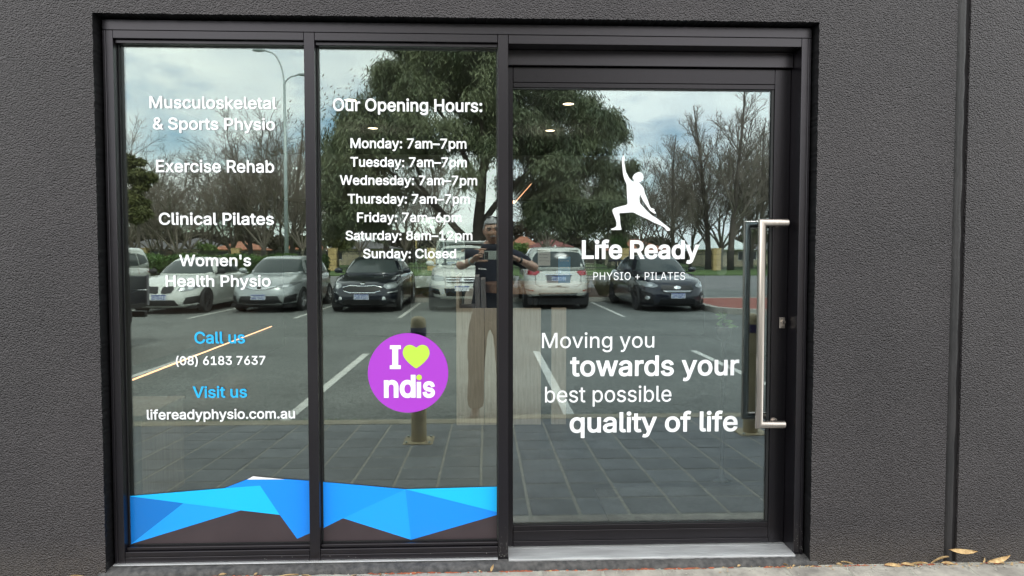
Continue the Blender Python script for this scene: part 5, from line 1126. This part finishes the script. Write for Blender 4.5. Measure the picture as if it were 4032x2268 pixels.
TR = [(480,520,-60,2,2.2,1.2),(700,600,-60,0,3.3,1.2),(1150,480,-74,3,3.7,1.3),(2840,520,-66,0,4.9,1.1),(524,470,-66,1,.3,1.0),(590,650,-72,2,1.2,1.1),(643,640,-62,0,2,1.1),(742,560,-64,2,0,1.1),(830,600,-70,0,4,1.1),(909,520,-66,1,3,1.2),(985,560,-70,3,1,1.3),(1040,395,-64,1,5.1,1.15),(1110,560,-72,2,5,1.1),(1190,520,-66,0,.6,1.1),(1270,560,-78,2,1.6,1.1),(1420,640,-74,0,2.6,1.1),
      (1600,560,-76,1,.9,1.1),(1720,520,-72,3,2.2,1.2),(2150,560,-80,1,3,1.2),(2400,560,-74,2,2.8,1.1),(2530,570,-66,0,3.6,1.1),(2600,560,-72,2,1.9,1.15),(2655,545,-64,3,.2,1.15),(2720,600,-72,0,5.5,1.1),(2790,425,-66,3,1.4,1.2),(2880,345,-62,3,4.1,1.25),(2960,520,-70,1,2.4,1.1),(3010,480,-64,3,.4,1.1),(3120,470,-66,1,1,1.1),(3260,420,-66,3,2,1.1)]
WORDS = {0:'leafless broad tree', 1:'leafless upright tree', 2:'leafless low spreading tree', 3:'tall leafless narrow tree'}
for px, pt_, Y, v, rz, sx in TR: bare(px, pt_, Y, v, rz, WORDS[v] + ' reflected ' + next(t for lim, t in ((560,'at the left edge of the left pane'),(700,'left of the Clinical Pilates lettering'),(880,'behind the middle of the Clinical Pilates lettering'),(1010,'behind the end of the Exercise Rehab lettering'),(1150,'beside the street lamp'),(1230,'right of the street lamp'),(1350,'at the left edge of the middle pane'),(1500,'above the dark sedan'),(1950,'behind the big evergreen'),(2300,'above the pearl white wagon'),(2560,'behind the lunging figure'),(2690,'just right of the lunging figure'),(2830,'between the figure and the tallest tree'),(2925,'as the tallest near the door handle'),(3040,'just left of the door handle'),(3200,'hidden behind the door stile'),(9999,'beyond the door frame')) if px < lim), sx)
# big weeping evergreen over the parking bays
TX, TY = mir(1885, 900, -21.6).x, -21.6
e = empty('evergreen_tree', (TX, TY, RZ0+.12), label='large weeping evergreen tree with forked trunk over the parked cars', cat='tree')
b = B(); limbs = []
b.tube([(0,0,0),(.05,0,1.2),(-.02,0,2.4),(.1,.1,3.6),(.2,.0,5.0)], [.26,.22,.20,.17,.12], 10)
rnd = random.Random(17)
def limb(p, q, r0, r1, bend=.3):
    p = Vector(p); q = Vector(q); m1 = p.lerp(q, .35) + Vector((0,0,bend)); m2 = p.lerp(q, .7) + Vector((rnd.uniform(-.2,.2), rnd.uniform(-.2,.2), bend*.9)); b.tube([p, m1, m2, q], [r0, r0*.8, r0*.55, r1], 7, caps=False); limbs.append((p, m1, m2, q)); return q
limb((0,0,1.5), (-2.3,.3,4.1), .15, .06, -.1); limb((-1.0,.1,2.6), (-4.3,.8,4.6), .10, .04, .3); limb((-.02,0,2.3), (2.6,-.2,5.0), .13, .05); limb((.1,.1,3.4), (-1.6,-.8,6.8), .12, .05); limb((.15,0,4.2), (1.8,1.0,8.0), .10, .04)
limb((1.2,0,3.9), (4.4,.5,5.1), .08, .03); limb((-2.0,.3,4.0), (-3.2,-1.6,6.2), .07, .03); limb((.1,.1,3.6), (.4,-2.4,6.0), .09, .03); limb((.1,.1,3.6), (.2,2.6,6.4), .09, .03); limb((.2,0,5), (.3,.3,9.6), .10, .04)
b.out('trunk', M['bark'], e, True)
LO = []   # clumps: outline read from the photograph, (px, py, radius)
r = np.random.RandomState(5)
env = [(1290,455,1440),(1262,560,1280),(1262,640,1280),(1270,740,1280),(1290,850,1300)]
def env_l(py): return np.interp(py, [100,170,240,300,345,400,430,520,700,860,930], [1500,1500,1455,1430,1400,1395,1275,1262,1262,1285,1330])
def env_r(py): return np.interp(py, [100,200,350,420,470,560,640,760,860,930,960], [2330,2360,2400,2450,2505,2480,2530,2545,2500,2440,2400])
boughs = []
k = 0
while len(boughs) < 215 and k < 9000:
    k += 1; py = r.uniform(20, 870); l_, rr_ = env_l(py), env_r(py); R_ = r.uniform(50, 112)*(1 if py < 600 else .8); px = r.uniform(l_+R_*.85, rr_-R_*.85)
    if py > 590 and 1480 < px < 2080 and r.rand() < .80: continue
    if 1580 < px < 1830 and 360 < py < 640 and r.rand() < .45: continue
    if py > 760 and not (px < 1600 or px > 2040): continue
    dz = (px-(l_+rr_)/2)/((rr_-l_)/2); dep = sqrt(max(.05, 1-dz*dz))*4.2; q = r.uniform(-1, 1)
    boughs.append((px, py, TY + q*dep, R_*24.6/FPX))
for _ in range(34):
    px, py = (r.uniform(1300, 1500), r.uniform(430, 900)); boughs.append((px, py, TY + r.uniform(-2.5, 2.5), r.uniform(42, 80)*24.6/FPX))
for _ in range(20):
    px, py = (r.uniform(2060, 2470), r.uniform(640, 890)); boughs.append((px, py, TY + r.uniform(-2.5, 2.5), r.uniform(42, 75)*24.6/FPX))
cl = []
for px, py, Y, R_ in boughs:
    c_ = mir(px, py, Y); m_ = int(17*(R_/.8)**2) + 5
    for _ in range(m_):
        d_ = r.normal(size=3); d_ /= np.linalg.norm(d_); d_[2] = abs(d_[2])*.9 - .25; rad = R_*r.uniform(.45, 1.05)
        cl.append((c_.x-TX + d_[0]*rad, c_.y-TY + d_[1]*rad, c_.z-RZ0-.12 + d_[2]*rad*.85))
cl = np.array(cl); nper = 88; n = len(cl)*nper; idx = np.repeat(np.arange(len(cl)), nper)
off = r.normal(size=(n,3))*[.13,.13,.09]; off[:,2] -= np.abs(r.normal(size=n))*.26
P = cl[idx] + off
leafcloud('foliage', P, .19, M['gumleaf'], e, droop=.6, aspect=.17, seed=6)
# second trunk behind the sedan
e2 = empty('evergreen_tree', (mir(1520, 900, -30).x, -30, RZ0+.05), label='slender dark trunked tree reflected behind the Monday to Friday lines', cat='tree')
B().tube([(0,0,0),(.02,0,3),(-.1,0,7)], [.16,.13,.08], 8).out('trunk', M['bark'], e2, True)
r = np.random.RandomState(31); P = r.normal(size=(9000,3))*[1.3,1.3,.9] + [0,0,7]; leafcloud('foliage', P, .20, M['gumleaf'], e2, droop=.5, aspect=.22, seed=8)
# olive evergreen at the far left and small bright shrubs
def bush(nm, px, py0, py1, halfpx, Y, mat, lab, cat, n=9000, seed=0, sz=.16, droop=.2):
    c_ = mir(px, py1, Y); top_ = mir(px, py0, Y).z; z0 = max(RZ0, c_.z); hw = halfpx*(abs(Y)+CAMD+2*GY)/FPX; hz = (top_-z0)/2
    e = empty(nm, (c_.x, Y, RZ0), label=lab, cat=cat); P = shrub_points(n, hw, hw*.8, hz, seed, 26); P[:,2] += z0-RZ0 + hz - hz*.5
    leafcloud('foliage', P, sz, M[mat], e, droop=droop, seed=seed)
    B().tube([(0,0,0),(.05,0,z0-RZ0+hz*.8)], [.14,.07], 8).out('trunk', M['bark'], e, True)
bush('olive_tree', 545, 600, 880, 62, -52, 'olive', 'olive green bushy tree reflected at the left edge of the left pane', 'tree', 16000, 1, .30, .4)
bush('shrub', 820, 962, 1010, 35, -61.5, 'palegreen', 'bright green shrub behind the fence above the hedge', 'shrub', 3500, 2, .22)
bush('shrub', 2050, 960, 1000, 30, -63, 'palegreen', 'bright green shrub behind the fence left of the pearl white wagon', 'shrub', 3000, 3, .22)
bush('shrub', 1330, 900, 985, 60, -66, 'olive', 'yellow green shrub reflected above the dark sedan', 'shrub', 5000, 4, .28)
bush('shrub', 2440, 925, 985, 32, -68, 'hedge', 'dark shrub reflected behind the shop name', 'shrub', 3500, 5, .25)
bush('shrub', 2960, 895, 985, 40, -100, 'gumleaf', 'dark shrub reflected beside the white roofed house', 'shrub', 3500, 6, .35)
bush('shrub', 1200, 930, 985, 40, -70, 'olive', 'olive shrub reflected right of the street lamp', 'shrub', 3500, 7, .28)
# ================================================================== the person taking the photograph (seen in the glass)
def skin_mesh(name, nodes, edges, root, mat, parent, sub=2, loc=None):
    """nodes: (x,y,z,rx,ry); grown with the skin modifier and smoothed"""
    bm = bmesh.new(); vl = bm.verts.layers.skin.verify(); vv = []
    for k, nd in enumerate(nodes):
        v = bm.verts.new(nd[:3]); s_ = v[vl]; s_.radius = (nd[3], nd[4] if len(nd) > 4 else nd[3]); s_.use_root = (k == root); vv.append(v)
    for a, b_ in edges: bm.edges.new((vv[a], vv[b_]))
    me = bpy.data.meshes.new(name); bm.to_mesh(me); bm.free(); o = link(name, me)
    m1 = o.modifiers.new('s', 'SKIN'); m1.use_smooth_shade = True; m1.branch_smoothing = .4
    m2 = o.modifiers.new('d', 'SUBSURF'); m2.levels = sub; m2.render_levels = sub
    dg = bpy.context.evaluated_depsgraph_get(); m3 = bpy.data.meshes.new_from_object(o.evaluated_get(dg)); o.modifiers.clear(); o.data = m3; m3.materials.clear(); m3.materials.append(mat); m3.name = name
    m3.polygons.foreach_set('use_smooth', [True]*len(m3.polygons)); o.parent = parent; return o
PXc, PYc = .035, -3.235
pe = empty('person', (PXc, PYc, RZ0), label='grey haired person in navy polo and brown trousers holding up a phone', cat='person')
# local coordinates: +y towards the shop, z from the ground
Ls, Rs = -1, 1
hip, kn, an = .90, .50, .09
def legs(sc, w0=0): return [(0,0,.98,.155*sc,.115*sc)] + [q for s_ in (-1,1) for q in ((s_*.095,0,.90,.10*sc,.105*sc), (s_*.115,.01,.70,.088*sc,.092*sc), (s_*.125,.015,.50,.068*sc,.072*sc), (s_*.13,-.005,.30,.060*sc,.064*sc), (s_*.135,-.01,.12,.045*sc,.05*sc))]
hands = {}
# arms: shoulder, elbow, wrist (the phone is held level in front of the chin)
PHX0, PHX1, PHZ = -.020 - PXc, .142 - PXc, CAMH - RZ0
wr = {-1: Vector((PHX0-.095, .235, PHZ-.045)), 1: Vector((PHX1+.135, .225, PHZ-.035))}
el = {-1: Vector((-.285, -.03, PHZ-.105)), 1: Vector((.43, .02, PHZ-.125))}
sh = {-1: Vector((-.195, -.02, 1.475)), 1: Vector((.195, -.02, 1.475))}
def armn(s_, sc=1):
    a, e_, w_ = sh[s_], el[s_], wr[s_]; m1 = a.lerp(e_, .5); m2 = e_.lerp(w_, .4)
    return [(*a, .062*sc), (*m1, .052*sc), (*e_, .043*sc), (*m2, .043*sc, .040*sc), (*w_, .029*sc, .024*sc)]
bn = [(0,0,.98,.135,.10), (0,.005,1.15,.15,.115), (0,0,1.33,.165,.115), (0,-.01,1.46,.12,.085), (0,-.005,1.545,.062,.062), (0,.005,1.62,.060,.066)]
be = [(0,1),(1,2),(2,3),(3,4),(4,5)]
nodes = list(bn)
for s_ in (-1,1):
    i = len(nodes); A = armn(s_); nodes += A; be.append((3, i)); be += [(i+k, i+k+1) for k in range(4)]
for s_ in (-1,1):
    i = len(nodes); LG = [(s_*.095,0,.88,.095,.10),(s_*.115,.01,.70,.082,.086),(s_*.125,.015,.50,.060,.064),(s_*.13,-.005,.30,.055,.058),(s_*.135,-.01,.10,.040,.044)]; nodes += LG; be.append((0,i)); be += [(i+k, i+k+1) for k in range(4)]
body = skin_mesh('body', nodes, be, 0, M['skin'], pe)
# trousers
nodes = [(0,0,1.04,.168,.13),(0,0,.95,.172,.135)]; be = [(0,1)]
for s_ in (-1,1):
    i = len(nodes); LG = [(s_*.10,0,.86,.108,.115),(s_*.118,.01,.70,.096,.10),(s_*.128,.015,.50,.080,.084),(s_*.132,-.005,.30,.078,.080),(s_*.137,-.01,.14,.080,.085),(s_*.137,0,.06,.072,.082)]; nodes += LG; be.append((1,i)); be += [(i+k, i+k+1) for k in range(5)]
tr_o = skin_mesh('trousers', nodes, be, 0, M['trousers'], pe)
tx_ = bpy.data.textures.new('creases', 'CLOUDS'); tx_.noise_scale = .07
def crease(o, s_):
    md = o.modifiers.new('c', 'DISPLACE'); md.texture = tx_; md.strength = s_; md.mid_level = .5
    dg = bpy.context.evaluated_depsgraph_get(); m3 = bpy.data.meshes.new_from_object(o.evaluated_get(dg)); o.modifiers.clear(); o.data = m3
crease(tr_o, .022)
# polo shirt: torso and short sleeves
nodes = [(0,0,.83,.182,.140),(0,.005,1.02,.180,.142),(0,.01,1.20,.178,.142),(0,.005,1.34,.188,.132),(0,-.01,1.455,.135,.100),(0,-.005,1.515,.078,.075)]; be = [(0,1),(1,2),(2,3),(3,4),(4,5)]
for s_ in (-1,1):
    a, e_ = sh[s_], el[s_]; i = len(nodes); nodes += [(*a, .078), (*a.lerp(e_, .4), .073), (*a.lerp(e_, .78), .070)]; be.append((4, i)); be += [(i, i+1), (i+1, i+2)]
shirt = skin_mesh('polo_shirt', nodes, be, 0, M['shirt'], pe); crease(shirt, .014)
B().lathe([(.074,1.505),(.088,1.53),(.080,1.565),(.070,1.572),(.072,1.54)], 24, c=(0,.0,0)).out('collar', M['shirt'], pe, True)
b = B().add([(-.105,.150,1.345),(-.035,.156,1.340),(-.035,.157,1.352),(-.105,.151,1.357)], [(0,1,2,3)]); b.out('shirt_badge', M['white'], pe)
# head
def head():
    n, k = 40, 30; vs = []; fs = []
    for i in range(k+1):
        t = pi*i/k
        for j in range(n):
            a = 2*pi*j/n; x, y, z = sin(t)*cos(a), sin(t)*sin(a), cos(t)      # +y is the face
            w = .078*(1 - .20*max(0, -z)**1.5 - .04*max(0, z)); X = x*w; Y = y*(.098 - .010*max(0, -z)); Z = z*.122
            if y > 0:
                Y *= 1 - .10*max(0, -z-.1)
                f = lambda cx, cz, sx, sz: exp(-((X-cx)/sx)**2 - ((Z-cz)/sz)**2)
                Y += y*(.024*f(0,-.022,.011,.020) + .010*f(0,.008,.009,.022) + .009*f(0,.034,.045,.010) - .018*(f(-.031,.014,.015,.011)+f(.031,.014,.015,.011)) + .006*(f(-.042,-.018,.02,.02)+f(.042,-.018,.02,.02)) + .007*f(0,-.062,.022,.009) - .005*f(0,-.050,.020,.003) - .004*f(0,-.078,.02,.006) + .010*f(0,-.102,.022,.016))
            vs.append((X, Y, Z))
    for i in range(k):
        for j in range(n): fs.append((i*n+j, i*n+(j+1) % n, (i+1)*n+(j+1) % n, (i+1)*n+j))
    return vs, fs
HC = Vector((.022, .03, 1.690)); hv, hf = head(); hd = mesh('head', hv, hf, M['skin'], pe, True); hd.location = HC; hd.rotation_euler = (radians(-6), radians(-3), 0)
for s_ in (-1,1):
    B().ell((s_*.031,.080,.013),(.0125,.010,.0085),12,8).out('eye', M['eye'], hd, True); B().ell((s_*.031,.0885,.012),(.0055,.003,.0055),10,6).out('iris', M['iris'], hd, True)
    B().ell((s_*.079,-.004,.0),(.011,.020,.033),10,8).out('ear', M['skin'], hd, True)
    B().tube([(s_*.016,.098,.030),(s_*.033,.097,.036),(s_*.050,.084,.030)], [.0045,.006,.004], 6).out('eyebrow', M['grey'], hd, True)
B().tube([(-.024,.083,-.055),(-.010,.094,-.052),(.0,.096,-.053),(.010,.094,-.052),(.024,.083,-.055)], [.002,.0045,.004,.0045,.002], 6).out('mouth', M['lip'], hd, True)
B().tube([(-.026,.082,-.048),(-.012,.097,-.042),(0,.100,-.041),(.012,.097,-.042),(.026,.082,-.048)], [.002,.005,.004,.005,.002], 6).out('moustache', M['hair'], hd, True)
# hair: short cap, higher on the forehead
vs = []; keep = []
n, k = 40, 30
for idx_, v in enumerate(hv):
    x, y, z = v; vs.append((x*1.035, y*1.03 - .003, z*1.03 + .002))
fs = []
for f in hf:
    c_ = sum((Vector(hv[i]) for i in f), Vector())/4
    if (c_.y > .03 and c_.z > .062 + .25*max(0, .0)) or (c_.y <= .03 and c_.z > .012 - .9*max(0, -c_.y)*.9) or (c_.y < -.03 and c_.z > -.055): fs.append(f)
rnd = random.Random(2); vs = [(x+rnd.uniform(-.0015,.0015), y+rnd.uniform(-.0015,.0015), z+rnd.uniform(-.002,.002)) for x, y, z in vs]
hr = mesh('hair', vs, fs, M['hair'], hd, True); md = hr.modifiers.new('s', 'SOLIDIFY'); md.thickness = .006
gl = B()
for s_ in (-1,1):
    gl.ell((s_*.032,.045,.118),(.024,.012,.008),14,8); gl.tube([(s_*.054,.040,.114),(s_*.080,-.02,.080),(s_*.082,-.07,.05)], .002, 6)
sg = gl.out('sunglasses', M['black'], None, True); sg.parent = pe; sg.location = HC
tag(sg, 'dark sunglasses pushed up on the grey hair', None)
# hands: palm plus five fingers each, closing on the phone's ends
def fin(pts, r0, name='finger'):
    pts = [Vector(p) for p in pts]; n = len(pts); return skin_mesh(name, [(*p, r0*(1-.10*k), r0*(1-.10*k)) for k, p in enumerate(pts)], [(k, k+1) for k in range(n-1)], 0, M['skin'], None, 1)
for s_ in (-1,1):
    w_ = wr[s_]; ex = PHX0 if s_ < 0 else PHX1; Yp = CAMD*-1 - .012 - PYc       # phone centre plane in local y
    hand = empty('hand', (0,0,0)); hand.parent = body
    kc = Vector((ex + s_*.040, Yp-.035, PHZ+.002)); 
    pn = [(*w_, .028, .022), (*w_.lerp(kc, .5), .036, .020), (*kc, .040, .017)]
    q = skin_mesh('palm', pn, [(0,1),(1,2)], 0, M['skin'], hand, 2)
    # thumb under the lower edge, index over the top edge, others curled behind
    T = [w_.lerp(kc, .35)+Vector((-s_*.005,.0,-.022)), Vector((ex+s_*.020, Yp-.018, PHZ-.048)), Vector((ex-s_*.012, Yp-.004, PHZ-.049)), Vector((ex-s_*.034, Yp, PHZ-.048))]
    fin(T, .0115, 'thumb').parent = hand
    for k, (zz, reach, yy) in enumerate(((.034,-.030,.002),(.020,.004,.006),(.002,.006,.004),(-.014,.010,.0))):
        base = kc + Vector((0,.002,zz*.9)); mid = Vector((ex + s_*.022, Yp-.010+.018, PHZ+zz+(.022 if k == 0 else .004))); 
        if k == 0: pts_ = [base, base+Vector((-s_*.010,.010,.024)), Vector((ex+s_*.012, Yp, PHZ+.052)), Vector((ex-s_*.020, Yp-.002, PHZ+.051))]
        else: pts_ = [base, Vector((ex+s_*.034, Yp+.006, PHZ+zz)), Vector((ex+s_*.016, Yp+.010, PHZ+zz)), Vector((ex+s_*.012, Yp-.012, PHZ+zz-.003))]
        fin(pts_, .0098 - .0006*k).parent = hand
    a_ = el[s_].lerp(w_, .90); d_ = (w_-el[s_]).normalized(); B().tube([a_-d_*.009, a_+d_*.009], .034, 18).out('watch_strap' if s_ < 0 else 'wristband', M['galv'] if s_ < 0 else M['black'], pe, True)
# boots
for s_ in (-1,1):
    sk = skin_mesh('shoe', [(s_*.137,-.055,.050,.042,.042),(s_*.137,.0,.052,.044,.046),(s_*.142,.07,.040,.043,.034),(s_*.150,.15,.032,.040,.026),(s_*.153,.185,.028,.028,.020)], [(0,1),(1,2),(2,3),(3,4)], 0, M['shoe'], pe)
    box('sole', s_*.145-.045, s_*.145+.045, -.095, .205, .0, .016, M['black'], pe, .006)
# the phone, directly behind the camera
ph = empty('phone', ((PHX0+PHX1)/2+PXc, -CAMD-.012, CAMH), label='pale cased phone held level in both hands', cat='phone')
hw_ = (PHX1-PHX0)/2; box('case', -hw_, hw_, -.0045, .0035, -.0385, .0385, M['grey'], ph, .003); box('back_panel', -hw_+.003, hw_-.003, .0036, .0042, -.0355, .0355, pr('phone_back', (.40,.44,.42), .25), ph, .0002)
box('camera_bump', -hw_+.006, -hw_+.034, .0043, .0055, -.030, .028, M['black'], ph, .0005); box('screen', -hw_+.004, hw_-.004, -.0054, -.0047, -.035, .035, M['black'], ph, .0002)
for z in (-.02,-.002,.016): B().tube([(-hw_+.020,.0056,z),(-hw_+.020,.0062,z)], .0055, 14).out('lens', M['grey'], ph)
